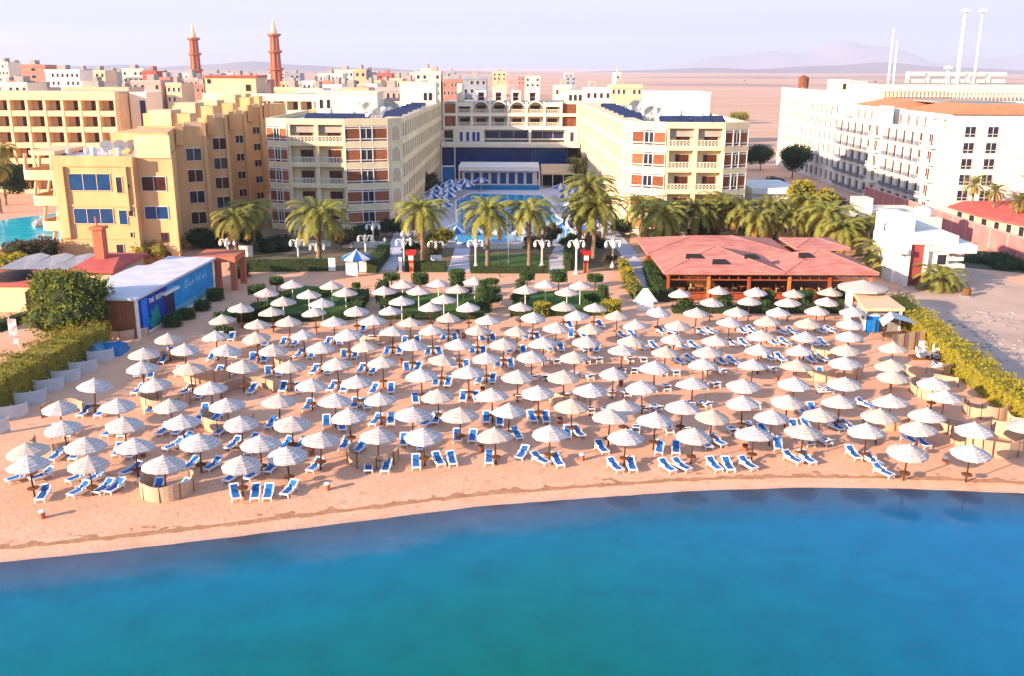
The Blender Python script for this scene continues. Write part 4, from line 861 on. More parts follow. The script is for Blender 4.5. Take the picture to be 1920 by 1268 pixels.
wpool = mat('pool_water', (.01, .46, .80), (.0, .32, .70), scale=.25, rough=.05, spec=.5, bump=.15, bscale=1.2)
cam_stretch(True)
b = MB(); b.face([(x, y, .05) for x, y in pl]); tag(b.build('pool_water', wpool), kind='structure')
b = MB()
for (a, c), (d, e) in zip(pl, pl[1:] + pl[:1]): T, L, rz = frame_t((a, c), (d, e)); b.t = T; b.box(0, L, -.0, .5, .022, .16)
b.t = None; tag(b.build('pool_kerb', m_trim), kind='structure')
cam_stretch(False)
sheet('lawn', [(882, 508), (1028, 508), (1024, 478), (890, 476)], m_grass, .03)
sheet('lawn', [(455, 592), (655, 592), (684, 545), (560, 535), (505, 560)], m_grass, .03); sheet('lawn', [(712, 590), (908, 590), (905, 552), (716, 548)], m_grass, .03); sheet('lawn', [(957, 585), (1140, 583), (1128, 545), (965, 548)], m_grass, .03)
sheet('lawn', [(0, 625), (60, 600), (50, 590), (0, 600)], m_grass, .03)
sheet('waste_ground', [(1665, 548), (1810, 500), (1990, 560), (1990, 800)], mat('rubble_soil', (.60, .42, .32), (.46, .31, .25), scale=.25, bump=.5, bscale=1.5, detail=8), .02)
sheet('shrub_bed', [(1790, 500), (1990, 520), (1990, 480), (1815, 470)], mat('scrub', (.10, .11, .05), (.05, .06, .04), scale=1.2, bump=.6, bscale=3), .03)
cam_stretch(True)
# turquoise water park pool behind the left resort
b = MB(); b.prism([(-75, 118), (-66, 113), (-64.3, 121), (-67, 140), (-84, 148), (-100, 130)], .02, .06); tag(b.build('pool_water', mat('turquoise_pool', (.0, .42, .58), (.05, .60, .70), scale=.4, rough=.08, bump=.2, bscale=1.5)), kind='structure')
for i, (x, y, s) in enumerate(((-71, 137, 2.6), (-76, 141, 2.2), (-67.5, 133, 2.0), (-80, 136, 1.8))):
    b = MB(); b.lathe([(s * 1.2, 0), (s * 1.25, s * .25), (s * .9, s * .55), (s * .4, s * .7), (0, s * .72)], 11, x, y, wob=lambda i_, r: 1 + .18 * math.sin(i_ * 2.3 + s)); tag(b.build('boulder', m_rock), ('largest grey', 'rear grey', 'right hand grey', 'far left grey')[i] + ' boulder beside the turquoise pool at the left edge', 'boulder', 'boulders by the turquoise pool')

cam_stretch(False)
# ---------------------------------------------------------------- foliage
def leaves(b, n, fn, size, flat=0):
    for _ in range(n):
        c, nrm = fn(); s = size * rnd.uniform(.6, 1.35)
        u = Vector((rnd.gauss(0, 1), rnd.gauss(0, 1), rnd.gauss(0, 1) * (1 - flat))).normalized(); v = u.cross(Vector((rnd.gauss(0, 1), rnd.gauss(0, 1), rnd.gauss(0, 1)))).normalized()
        c = Vector(c); b.face([tuple(c - u * s), tuple(c + v * s * .45), tuple(c + u * s), tuple(c - v * s * .45)])
def crown_fn(blobs):
    tot = [r[3] ** 2 for r in blobs]
    def fn():
        cx, cy, cz, r, sz = rnd.choices(blobs, tot)[0]
        d = Vector((rnd.gauss(0, 1), rnd.gauss(0, 1), rnd.gauss(0, 1))).normalized() * r * (rnd.random() ** .35)
        return (cx + d.x, cy + d.y, max(.05, cz + d.z * sz)), d
    return fn
def blobs_for(r, h, n, base=.3, sq=.85):
    bl = []
    for i in range(n):
        a = rnd.uniform(0, 6.28); q = rnd.random() ** .6 * r * .62; z = h * (base + (1 - base) * rnd.uniform(.25, .85)); rr = r * rnd.uniform(.34, .55)
        bl.append((math.cos(a) * q, math.sin(a) * q, min(z, h - rr * sq), rr, sq))
    return bl
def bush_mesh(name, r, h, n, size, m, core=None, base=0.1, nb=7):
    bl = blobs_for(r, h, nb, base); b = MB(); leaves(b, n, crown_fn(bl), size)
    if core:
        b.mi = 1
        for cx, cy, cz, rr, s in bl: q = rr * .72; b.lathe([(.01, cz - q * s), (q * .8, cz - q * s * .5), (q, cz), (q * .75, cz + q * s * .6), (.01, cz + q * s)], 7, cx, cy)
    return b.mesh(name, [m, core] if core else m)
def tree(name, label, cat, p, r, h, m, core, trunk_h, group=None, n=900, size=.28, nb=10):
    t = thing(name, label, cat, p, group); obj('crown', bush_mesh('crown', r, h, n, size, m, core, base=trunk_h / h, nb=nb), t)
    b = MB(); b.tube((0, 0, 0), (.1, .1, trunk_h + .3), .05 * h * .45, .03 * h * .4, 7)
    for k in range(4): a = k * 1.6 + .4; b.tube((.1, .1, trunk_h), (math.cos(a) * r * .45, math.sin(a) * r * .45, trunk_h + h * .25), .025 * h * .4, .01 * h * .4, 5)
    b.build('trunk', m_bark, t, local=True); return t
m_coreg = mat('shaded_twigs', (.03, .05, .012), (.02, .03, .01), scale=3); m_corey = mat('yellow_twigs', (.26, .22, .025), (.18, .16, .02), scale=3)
def gp(px, py): v = g(px, py); return v
tree('broad_tree', 'large bushy yellow green tree standing in front of the dive hut at left', 'tree', g(130, 642), 4.3, 7.2, leafmat('fresh_leaf', (.26, .27, .035), (.12, .15, .022)), m_coreg, 1.0, n=11000, size=.2, nb=22)
TR = [(185, 478, 2.4, 6.0, m_leafd, 'dark thin tree in front of the ochre resort wall'), (212, 470, 1.8, 4.6, m_leafo, 'yellow tree right of the brown chimney'), (62, 505, 4.0, 4.2, m_leafb, 'brown leafless looking shrub below the curved balconies'), (20, 520, 3.6, 3.2, m_leafy, 'yellow green shrub at the far left edge by the awnings'), (95, 512, 3.2, 2.6, m_leafd, 'dark round tree behind the canvas awnings'), (285, 492, 3.2, 3.4, m_leafo, 'dry golden shrub behind the chimney hut, left of two'), (330, 478, 3.4, 3.2, m_leafo, 'dry golden shrub behind the mural hut, right of two'), (375, 465, 3.0, 3.0, m_leafd, 'dark green shrub between mural hut and ochre resort'), (412, 462, 3.0, 2.4, m_leafb, 'brownish shrub left of the first palms'), (340, 452, 2.5, 2.8, m_leafd, 'dark shrub at the foot of the stepped ochre walls'),
      (12, 385, 4.6, 8.0, m_leafd, 'dark tree at the left edge beyond the turquoise pool'), (828, 480, 2.4, 4.2, m_leafy, 'yellow green round tree beside the second path'), (808, 500, 1.8, 3.2, m_leafb, 'dry brown bush under the yellow round tree'), (1010, 478, 2.6, 3.0, m_leafb, 'reddish brown bush on the lawn by the pool'), (1035, 462, 1.8, 3.8, m_leafb, 'bare brown tree between lawn and third path'), (805, 372, 2.6, 5.5, m_leafb, 'dark brown tree against the left wing near the pool'), (1080, 338, 3.2, 6.6, m_leafb, 'grey olive tree in front of the right wing end'), (1485, 335, 5.2, 8.5, m_leafd, 'dark rounded tree between villa and white hotel'), (1512, 448, 4.6, 10.0, m_leafy, 'bright yellow green tree behind the palms at right'), (1545, 430, 4.2, 6.5, m_leafd, 'dark tree right behind the bright yellow green tree'), (1455, 366, 2.6, 4.0, m_leafd, 'small dark tree beside the bluish villa'), (1385, 232, 6.0, 6.0, m_leafy, 'olive desert tree beyond the right wing roof'), (1425, 320, 5, 7, m_leafd, 'dark blue green trees clump left of the white hotel'),
      (470, 462, 2.4, 2.6, m_leafd, 'dark shrub beside the first palm trunks'), (520, 470, 3.2, 2.2, m_leafd, 'dark hedge shrub under the left wing'), (640, 470, 2.2, 3.4, m_leafb, 'olive brown tree beside the second palm'), (690, 452, 3.6, 2.6, m_leafd, 'dark shrub in front of the left wing right bay'), (735, 445, 2.6, 3.0, m_leafd, 'dark shrub at the foot of the courtyard wall'), (1170, 440, 2.6, 2.6, m_leafd, 'dark shrub beside the slanting path'), (1240, 455, 3.6, 2.4, m_leafb, 'brown shrub between right wing and restaurant roof'), (1320, 452, 3.6, 2.6, m_leafd, 'dark shrub behind the restaurant roof, left of two'), (1420, 450, 4, 3.0, m_leafb, 'brown shrub behind the restaurant roof, right of two'), (1590, 470, 3, 3.2, m_leafd, 'dark shrub behind the right end of the restaurant'), (1115, 472, 1.8, 2.4, m_leafd, 'dark shrub right of the tall twin palm'), (1068, 470, 1.8, 2.6, m_leaf, 'green shrub left of the tall twin palm'),
      (1860, 492, 4.0, 1.6, m_leafd, 'low dark scrub in front of the pink wall, left part'), (1915, 505, 4.0, 1.6, m_leafd, 'low dark scrub in front of the pink wall, right part'), (768, 480, 1.7, 2.2, m_leafd, 'dark shrub behind the left red kiosk'), (812, 470, 1.6, 2.4, m_leafb, 'dark brown bush behind the white sign board'), (1140, 500, 1.3, 1.9, m_leafb, 'twiggy brown bush by the right lantern post')]
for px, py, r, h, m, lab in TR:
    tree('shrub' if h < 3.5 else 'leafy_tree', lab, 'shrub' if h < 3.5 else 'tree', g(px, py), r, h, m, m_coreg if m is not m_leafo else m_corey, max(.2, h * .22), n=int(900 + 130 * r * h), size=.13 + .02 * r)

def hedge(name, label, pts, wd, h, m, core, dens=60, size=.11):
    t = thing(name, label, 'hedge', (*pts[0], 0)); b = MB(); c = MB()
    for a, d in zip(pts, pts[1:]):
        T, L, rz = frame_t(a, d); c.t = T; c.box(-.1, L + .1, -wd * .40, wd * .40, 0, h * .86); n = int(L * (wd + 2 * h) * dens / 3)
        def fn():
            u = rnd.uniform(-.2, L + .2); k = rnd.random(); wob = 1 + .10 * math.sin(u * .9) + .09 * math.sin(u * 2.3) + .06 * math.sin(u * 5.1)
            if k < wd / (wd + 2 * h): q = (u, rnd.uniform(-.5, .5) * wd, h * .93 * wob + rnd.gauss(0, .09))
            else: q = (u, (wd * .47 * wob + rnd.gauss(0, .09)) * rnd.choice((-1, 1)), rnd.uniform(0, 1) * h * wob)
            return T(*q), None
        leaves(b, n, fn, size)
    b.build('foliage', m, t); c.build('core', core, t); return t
V2 = lambda px, py, z=0: tuple(g(px, py, z)[:2])
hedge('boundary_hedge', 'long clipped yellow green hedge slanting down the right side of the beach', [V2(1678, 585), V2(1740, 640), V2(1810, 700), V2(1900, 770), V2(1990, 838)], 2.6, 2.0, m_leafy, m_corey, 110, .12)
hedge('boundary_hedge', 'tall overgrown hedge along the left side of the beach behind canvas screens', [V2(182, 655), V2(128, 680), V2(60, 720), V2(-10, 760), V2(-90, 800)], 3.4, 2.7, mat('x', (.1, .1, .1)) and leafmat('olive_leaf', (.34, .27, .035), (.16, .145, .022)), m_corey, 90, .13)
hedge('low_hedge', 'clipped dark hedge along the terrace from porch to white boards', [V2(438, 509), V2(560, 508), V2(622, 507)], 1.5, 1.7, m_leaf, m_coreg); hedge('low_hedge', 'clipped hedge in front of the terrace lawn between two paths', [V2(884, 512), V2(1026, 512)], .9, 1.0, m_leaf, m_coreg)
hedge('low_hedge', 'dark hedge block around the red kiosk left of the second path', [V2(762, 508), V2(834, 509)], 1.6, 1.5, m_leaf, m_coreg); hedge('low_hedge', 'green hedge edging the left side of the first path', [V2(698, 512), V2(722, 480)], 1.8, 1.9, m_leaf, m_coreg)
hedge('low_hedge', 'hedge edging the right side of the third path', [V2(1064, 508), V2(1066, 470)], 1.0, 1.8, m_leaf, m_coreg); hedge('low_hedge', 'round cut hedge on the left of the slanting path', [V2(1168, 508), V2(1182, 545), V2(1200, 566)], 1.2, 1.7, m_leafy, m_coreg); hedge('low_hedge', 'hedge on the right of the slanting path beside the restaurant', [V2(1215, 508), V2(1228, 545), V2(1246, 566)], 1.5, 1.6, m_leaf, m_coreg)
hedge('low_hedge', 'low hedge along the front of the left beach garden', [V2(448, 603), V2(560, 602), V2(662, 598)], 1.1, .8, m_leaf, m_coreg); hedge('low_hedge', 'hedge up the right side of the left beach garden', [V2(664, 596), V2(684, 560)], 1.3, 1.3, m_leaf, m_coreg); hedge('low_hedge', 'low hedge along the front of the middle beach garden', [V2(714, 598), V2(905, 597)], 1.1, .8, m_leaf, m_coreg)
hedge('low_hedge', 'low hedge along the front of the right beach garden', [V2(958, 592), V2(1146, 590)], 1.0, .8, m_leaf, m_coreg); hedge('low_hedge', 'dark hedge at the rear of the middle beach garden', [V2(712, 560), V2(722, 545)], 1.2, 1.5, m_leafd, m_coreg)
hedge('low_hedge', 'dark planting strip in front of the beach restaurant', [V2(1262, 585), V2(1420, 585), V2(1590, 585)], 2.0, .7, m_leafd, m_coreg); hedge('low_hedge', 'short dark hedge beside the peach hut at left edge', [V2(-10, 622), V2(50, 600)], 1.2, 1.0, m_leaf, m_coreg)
# clipped shrubs: a trunk and one or more trimmed discs
def topiary(px, py, discs, lab, m=m_leaf):
    p = g(px, py); t = thing('topiary', lab, 'topiary', p, 'clipped topiary shrubs'); b = MB(); c = MB(); top = 0
    for dx, z, r, hh in discs:
        c.lathe([(.01, z), (r * .85, z + .05), (r * .9, z + hh * .8), (.01, z + hh * .92)], 9, dx, 0); top = max(top, z)
        def fn():
            a = rnd.uniform(0, 6.283)
            if rnd.random() < .5: q = math.sqrt(rnd.random()) * r; return (dx + q * math.cos(a), q * math.sin(a), z + hh + rnd.gauss(0, .04)), None
            return (dx + r * math.cos(a), r * math.sin(a), z + rnd.random() * hh), None
        leaves(b, int(120 + 160 * r * (r + hh)), fn, .13)
    b.build('foliage', m, t, local=True); c.build('core', m_coreg, t, local=True); c = MB(); c.tube((0, 0, 0), (0, 0, top + .2), .08, n=6); c.build('stem', m_bark, t, local=True)
TP = [(420, 628, [(0, .1, .95, .6), (0, 1.7, .85, .5)], 'double disc topiary at the left end of the beach'), (450, 608, [(0, .9, 1.3, .7)], 'flat disc topiary left of the left beach garden'), (484, 572, [(0, 1.3, 1.0, .9)], 'dark box topiary behind the left beach garden'), (492, 598, [(0, .5, 1.15, 1.1)], 'fat round topiary at the left beach garden corner'), (520, 552, [(0, 1.2, .8, .8)], 'small tilted box topiary furthest back in the left garden'), (525, 572, [(0, .8, 1.2, .5)], 'flat dark disc topiary in the left garden'), (600, 570, [(0, .9, 1.3, .6)], 'wide dark disc topiary in the left garden middle'), (666, 572, [(0, .2, 1.2, .8), (-.2, 1.2, .8, .6), (.2, 2.0, .45, .5)], 'tiered spiral topiary at the right corner of the left garden'),
      (735, 548, [(0, 1.5, .95, .7)], 'flat brown green topiary behind the middle garden, leftmost'), (788, 553, [(0, 1.3, 1.0, 1.2)], 'squared topiary behind the middle garden, centre'), (857, 549, [(0, .5, .8, .7), (0, 1.4, 1.0, 1.3)], 'round two tier topiary behind the middle garden, rightmost'), (733, 578, [(0, .6, 1.6, .9)], 'wide dark topiary at the left rear of the middle garden'), (906, 585, [(0, 0, .9, 1.3), (0, 1.4, .75, 1.2), (0, 2.7, .45, .8)], 'tall green column topiary at the right of the middle garden'), (922, 575, [(0, .6, 1.2, .6), (0, 1.6, 1.0, .6), (0, 2.6, .8, .5)], 'three tier dark topiary beside the tall green column'), (870, 562, [(0, .8, .9, .5)], 'small dark disc topiary behind a garden parasol'),
      (975, 575, [(0, .8, 1.1, .5)], 'small dark disc topiary at the right garden corner'), (988, 546, [(0, 1.4, .9, .9)], 'leaning box topiary behind the right garden, leftmost'), (976, 556, [(0, .3, .6, 1.6)], 'slim upright topiary behind the right garden'), (1047, 546, [(0, 1.2, 1.05, 1.3)], 'large rounded box topiary behind the right garden'), (1115, 548, [(0, 1.3, .95, .8)], 'brown green box topiary behind the right garden, rightmost'), (1130, 578, [(0, 0, .9, 1.2), (0, 1.3, .6, 1.2)], 'two tier upright topiary right of the right garden'), (1145, 592, [(0, .1, 1.1, 1.5)], 'bright round topiary at the right corner of the right garden'), (1016, 592, [(0, .1, .9, 1.3)], 'bright green bush topiary in front of the right garden'), (1108, 573, [(0, .3, .9, .9)], 'low dark round topiary inside the right garden'),
      (1284, 583, [(0, .1, .9, 1.1)], 'round bush left of the restaurant parasols'), (1357, 582, [(0, .2, .9, 1.5)], 'upright bush between restaurant parasols, left'), (1437, 580, [(0, .2, .9, 1.7)], 'upright bush between restaurant parasols, middle'), (1510, 572, [(0, .2, .9, 1.4)], 'upright bush between restaurant parasols, right'), (1583, 580, [(0, .2, .9, 1.8)], 'olive bush at the right end of the restaurant parasols'),
      (324, 612, [(0, .1, 1.0, 1.0)], 'large round bush at the front of the mural hut, nearest'), (350, 598, [(0, .1, .95, .9)], 'second round bush along the mural hut'), (380, 582, [(0, .1, .9, .9)], 'third round bush along the mural hut'), (404, 563, [(0, .1, 1.0, 1.1)], 'largest round bush along the mural hut, farthest'), (452, 520, [(0, .1, 1.2, 1.8)], 'dark blue green round bush at the end of the terrace hedge'), (1180, 540, [(0, .2, .5, 2.2)], 'cactus like upright bush left of the slanting path'), (1172, 530, [(0, .2, .45, 1.7)], 'second cactus like bush left of the slanting path'), (1215, 570, [(0, .2, .7, 1.6)], 'bush hugging the white arch sign')]
for a in TP: topiary(*a, m=m_leafy if 'bright' in a[3] or 'cactus' in a[3] else m_leaf)

# palms ------------------------------------------------------------
def palm_mesh(nf, ln, seed, droop=1.0, upr=.9):
    r_ = random.Random(seed); b = MB(); dry = MB()
    for k in range(nf):
        a = k * 2.399 + r_.uniform(-.2, .2); e = math.sin(k / nf * 1.9 - .55) * 1.05 * upr; e = max(-.7, min(1.35, e + r_.uniform(-.12, .12))); L = ln * r_.uniform(.85, 1.1); p = Vector((0, 0, 0)); el = e; seg = 7; pts = [p.copy()]
        for s in range(seg):
            p = p + Vector((math.cos(a) * math.cos(el), math.sin(a) * math.cos(el), math.sin(el))) * (L / seg); el -= droop * (.13 + .05 * s); pts.append(p.copy())
        tgt = b if e > -.35 else dry
        side = Vector((-math.sin(a), math.cos(a), 0))
        for s in range(seg):
            A, B_ = pts[s], pts[s + 1]; tgt.face([tuple(A - side * .05), tuple(A + side * .05), tuple(B_ + side * .03), tuple(B_ - side * .03)])
            if s == 0: continue
            wd = ln * .17 * math.sin(math.pi * (s + .35) / (seg + 1.2)) + .08
            for sg in (-1, 1):
                for q in range(4):
                    c = A.lerp(B_, q / 4); dirv = (B_ - A).normalized() * 1.05 + side * sg + Vector((0, 0, -.30 + r_.uniform(-.12, .12))); dirv.normalize(); n_ = (B_ - A).normalized() * .055 * ln / 2.6
                    e_ = c + dirv * wd * r_.uniform(.9, 1.2); tgt.face([tuple(c - n_), tuple(c + n_), tuple(e_ + n_ * .3), tuple(e_ - n_ * .3)])
    return b.mesh('crown', m_palm), dry.mesh('dry_fronds', m_palmd)
def trunk_mesh(h, r0, r1, bend, seed):
    r_ = random.Random(seed); b = MB(); n = 10; rows = 12; prev = None
    for j in range(rows + 1):
        t = j / rows; r = (r0 + (r1 - r0) * t) * (1.16 if j % 2 else .94) * (1.35 if j == 0 else 1) * (1.5 if j == rows else 1); ring = [b.p(bend * t * t + r * math.cos(2 * math.pi * i / n), r * math.sin(2 * math.pi * i / n), h * t) for i in range(n)]
        if prev: b.f += [[prev[i], prev[(i + 1) % n], ring[(i + 1) % n], ring[i]] for i in range(n)]; b.m += [0] * n
        prev = ring
    return b.mesh('trunk', m_trunk)
PV = [(palm_mesh(40, 3.5, 1, .95), None), (palm_mesh(46, 3.7, 2, .85), None), (palm_mesh(38, 3.2, 3, 1.05), None), (palm_mesh(40, 2.6, 4, .7, 1.15), None)]
PALM = [(445, 487, 5.9, 0, .25, 'bushy date palm at the left end of the terrace, front one'), (478, 470, 6.2, 2, .2, 'date palm just behind the front left palm'), (599, 497, 5.8, 1, .25, 'date palm in front of the left wing balconies'), (793, 497, 6.2, 1, .25, 'date palm between first and second path'), (914, 500, 6.2, 1, .22, 'date palm in front of the pool, left of two'), (992, 498, 6.3, 0, .2, 'bluish date palm in front of the pool, right of two'), (1102, 480, 8.6, 1, .25, 'tallest date palm by the right wing corner'), (1112, 492, 6.6, 1, .25, 'date palm in front of the tallest palm'), (1086, 486, 6.0, 2, .25, 'date palm left of the tallest palm'),
        (1232, 470, 4.6, 1, .3, 'date palm behind the left end of the restaurant roof'), (1262, 462, 4.6, 2, .3, 'smaller palm right behind the left restaurant palm'), (1303, 462, 4.6, 1, .3, 'dark green palm behind the restaurant roof'), (1378, 462, 4.8, 0, .3, 'pale date palm behind the restaurant roof middle'), (1442, 462, 6.0, 1, .3, 'tall pale palm left of the bright green tree'), (1482, 466, 4.8, 0, .3, 'golden date palm in front of the bright green tree'), (1548, 474, 4.6, 1, .3, 'dark blue green palm behind the right restaurant roof'), (1610, 480, 4.6, 2, .3, 'shaggy olive palm left of the white beach house'), (1578, 485, 3.4, 0, .3, 'short golden palm over the right restaurant roof'), (1650, 512, 2.9, 1, .3, 'low spreading palm right of the restaurant'), (1765, 542, 1.3, 0, .3, 'stemless ground palm in front of the white beach house'), (1415, 470, 4.0, 2, .3, 'mid sized palm between two taller palms behind the restaurant'), (1345, 455, 5.0, 0, .3, 'upright palm behind the restaurant, between dark green and pale palms'), (1510, 455, 5.2, 1, .3, 'tall palm behind the restaurant beside the dark blue green one'), (1632, 478, 3.6, 2, .3, 'leaning golden palm behind the right restaurant end'), (1200, 452, 4.6, 1, .25, 'palm behind the restaurant, leftmost, at the right wing foot'),
        (1783, 410, 7.6, 3, .15, 'thin tall palm leftmost by the red annex'), (1816, 428, 7.4, 3, .15, 'thin tall palm second from left by the red annex'), (1857, 440, 7.0, 3, .15, 'thin tall palm third from left by the red annex'), (1896, 452, 6.2, 3, .15, 'thin palm rightmost by the red annex'), (2, 400, 8.5, 2, .2, 'bluish palm at the left edge by the turquoise pool'), (10, 372, 9.5, 0, .2, 'dark palm behind the turquoise pool at left'), (1088, 352, 5.6, 2, .2, 'small palm in the shade beside the olive tree')]
for k, (px, py, h, v, tr, lab) in enumerate(PALM):
    p = g(px, py); t = thing('date_palm', lab, 'palm', p, 'date palms', rnd.uniform(0, 6.28)); s = {0: 1.15, 1: 1.15, 2: 1.12, 3: .9}[v] * rnd.uniform(.92, 1.06); s *= 1.12 if 'restaurant' in lab else (1.15 if py > 460 and px < 1150 else 1); h += .9 if 'restaurant' in lab and h > 3 else (1.2 if py > 460 and 500 < px < 1150 else 0); bend = rnd.uniform(-.5, .5)
    obj('trunk', trunk_mesh(h, tr * 1.25, tr, bend, k), t)
    for me, nm in zip(PV[v][0], ('crown', 'dry_fronds')): o = obj(nm, me, t, (bend, 0, h)); o.scale = (s, s, s)

# ---------------------------------------------------------------- terrace furniture
def lamp(px, py, h, lab):
    p = g(px, py); t = thing('lantern_post', lab, 'lamp post', p, 'white lantern posts'); b = MB(); b.tube((0, 0, 0), (0, 0, h), .14, .10, 8); b.lathe([(.3, 0), (.3, .25), (.16, .5)], 8); b.lathe([(.12, h), (.2, h + .15), (0, h + .5)], 8); b.build('post', m_white, t, local=True)
    for k in range(4):
        a = k * math.pi / 2 + .1; x, y = .82 * math.cos(a), .82 * math.sin(a); b = MB(); b.tube((0, 0, h - .15), (x * .6, y * .6, h + .2), .07, .06); b.tube((x * .6, y * .6, h + .2), (x * 1.2, y * 1.2, h + .15), .06, .05); b.tube((x * .15, y * .15, h - .7), (x * .7, y * .7, h + .12), .04, .04); arm = b.build('arm', m_white, t, local=True)
        b = MB(); b.lathe([(.05, h + .1), (.2, h - .1), (.24, h - .5), (.12, h - .7), (.01, h - .75)], 8, x * 1.15, y * 1.15); b.build('lantern', m_globe, arm, True, local=True)
for i, (px, py, h) in enumerate(((429, 492, 3.3), (560, 492, 3.2), (596, 492, 2.6), (575, 462, 3.2), (686, 480, 3.0), (700, 456, 3.0), (758, 498, 3.7), (818, 498, 3.4), (892, 500, 3.7), (1016, 500, 3.7), (1080, 514, 4.6), (1148, 502, 3.8), (767, 470, 3.0), (462, 450, 2.8))):
    lamp(px, py, h * .92, 'white four armed lantern post, ' + ('at the left end of the terrace', 'above the terrace hedge', 'short one beside the second palm', 'by the left wing balconies', 'beside the striped parasol', 'in front of the left wing right bay', 'right of the first path', 'over the white sign board', 'right of the second path', 'left of the third path', 'tallest, right of the third path', 'beside the slanting path', 'on the upper terrace by the first path', 'behind the first palms')[i])
for k, (x0, x1, y, lab) in enumerate(((455, 620, 460, 'left of the first path'), (640, 722, 462, 'between second palm and first path'), (770, 800, 462, 'right of the first path'), (838, 856, 462, 'left of the second path'), (906, 980, 464, 'in front of the pool'), (1120, 1140, 463, 'left of the slanting path'))):
    A, B = g(x0, y + 3), g(x1, y + 3); boundary('garden_wall', 'low white garden wall on the terrace ' + lab, [(A.x, A.y), (B.x, B.y)], .75, .25, m_white)
    for q in (A, B): t = thing('wall_lantern', 'white globe lantern, %s end of the wall %s' % ('left' if q is A else 'right', lab), 'lantern', (q.x, q.y, .89), 'small wall lanterns'); b = MB(); b.lathe([(.12, 0), (.16, .1), (.22, .4), (.1, .62), (0, .66)], 8); b.build('globe', m_globe, t, True, True); b = MB(); b.lathe([(.15, 0), (.15, .06), (.05, .1)], 8); b.build('foot', m_metal, t, local=True)
for px, py, lab in ((772, 511, 'red flared kiosk stand left of the second path'), (1098, 511, 'red flared kiosk stand right of the third path')):
    p = g(px, py); t = thing('kiosk_stand', lab, 'kiosk', p, 'red kiosk stands'); b = MB(); b.box(-.28, .28, -.28, .28, 0, 1.3); b.build('pedestal', m_orange, t, local=True); b = MB(); b.lathe([(.35, 1.3), (.5, 2.1), (.85, 2.5), (1.0, 2.9), (.9, 2.95), (.0, 2.8)], 4, a0=math.pi / 4, a1=math.pi * 2.25); b.build('body', m_red, t, local=True); b = MB(); b.box(-.3, .3, -.66, -.6, 1.75, 2.35); b.build('notice', m_trim, t, local=True)
for i, (px, py, w_, h, lab) in enumerate(((660, 519, 1.5, 1.7, 'square white board under the striped parasol'), (681, 512, 1.0, 2.0, 'tall white board right of the square one'), (818, 504, 1.5, .95, 'white sign board hung on the hedge'), (623, 510, .9, 1.7, 'white cabinet at the right end of the terrace hedge'), (751, 511, .4, 1.9, 'slim cream post beside the left red kiosk'), (655, 505, .2, .2, ''), (460, 484, 2.2, 1.6, 'white framed swing seat beside the first palm'))):
    if not lab: continue
    p = g(px, py); t = thing('sign_board' if i < 3 else 'white_stand', lab, 'board', p); b = MB(); b.box(-w_ / 2, w_ / 2, -.06, .06, .15 if h > 1 else .9, (.15 if h > 1 else .9) + h); b.build('panel', m_white, t, local=True); b = MB(); [b.box(s * w_ * .4 - .04, s * w_ * .4 + .04, -.03, .03, 0, .149 if h > 1 else .899) for s in (-1, 1)]; b.build('feet', m_metal, t, local=True)
p = g(1209, 584); t = thing('arch_sign', 'white arrow shaped arch sign at the foot of the slanting path', 'sign', p); b = MB(); b.face([(-.9, 0, 0), (.9, 0, 0), (.9, 0, 1.1), (1.35, 0, 1.1), (.25, 0, 2.6), (-.25, 0, 2.6), (-1.35, 0, 1.1), (-.9, 0, 1.1)]); b.face([(-.9, .12, 0), (-.9, .12, 1.1), (-1.35, .12, 1.1), (-.25, .12, 2.6), (.25, .12, 2.6), (1.35, .12, 1.1), (.9, .12, 1.1), (.9, .12, 0)])
q = [(-.9, 0), (.9, 0), (.9, 1.1), (1.35, 1.1), (.25, 2.6), (-.25, 2.6), (-1.35, 1.1), (-.9, 1.1)]
for (a, c), (d, e) in zip(q, q[1:] + q[:1]): b.face([(a, 0, c), (a, .12, c), (d, .12, e), (d, 0, e)])
b.build('panel', m_white, t, local=True)
p = g(936, 520); t = thing('flag_pole', 'thin dark pole in front of the lawn hedge', 'pole', p); b = MB(); b.tube((0, 0, 0), (0, 0, 3.4), .06); b.build('pole', m_pole, t, local=True); b = MB(); b.lathe([(.2, 0), (.2, .15), (.06, .2)], 8); b.build('foot', m_rock, t, local=True)
p = g(953, 496); t = thing('street_lamp', 'tall thin dark lamp pole on the terrace lawn', 'lamp post', p); b = MB(); b.tube((0, 0, 0), (0, 0, 5.2), .08, .05); b.build('pole', m_metal, t, local=True); b = MB(); b.lathe([(.1, 5.2), (.3, 5.35), (0, 5.6)], 8); b.build('lamp_head', m_globe, t, local=True)

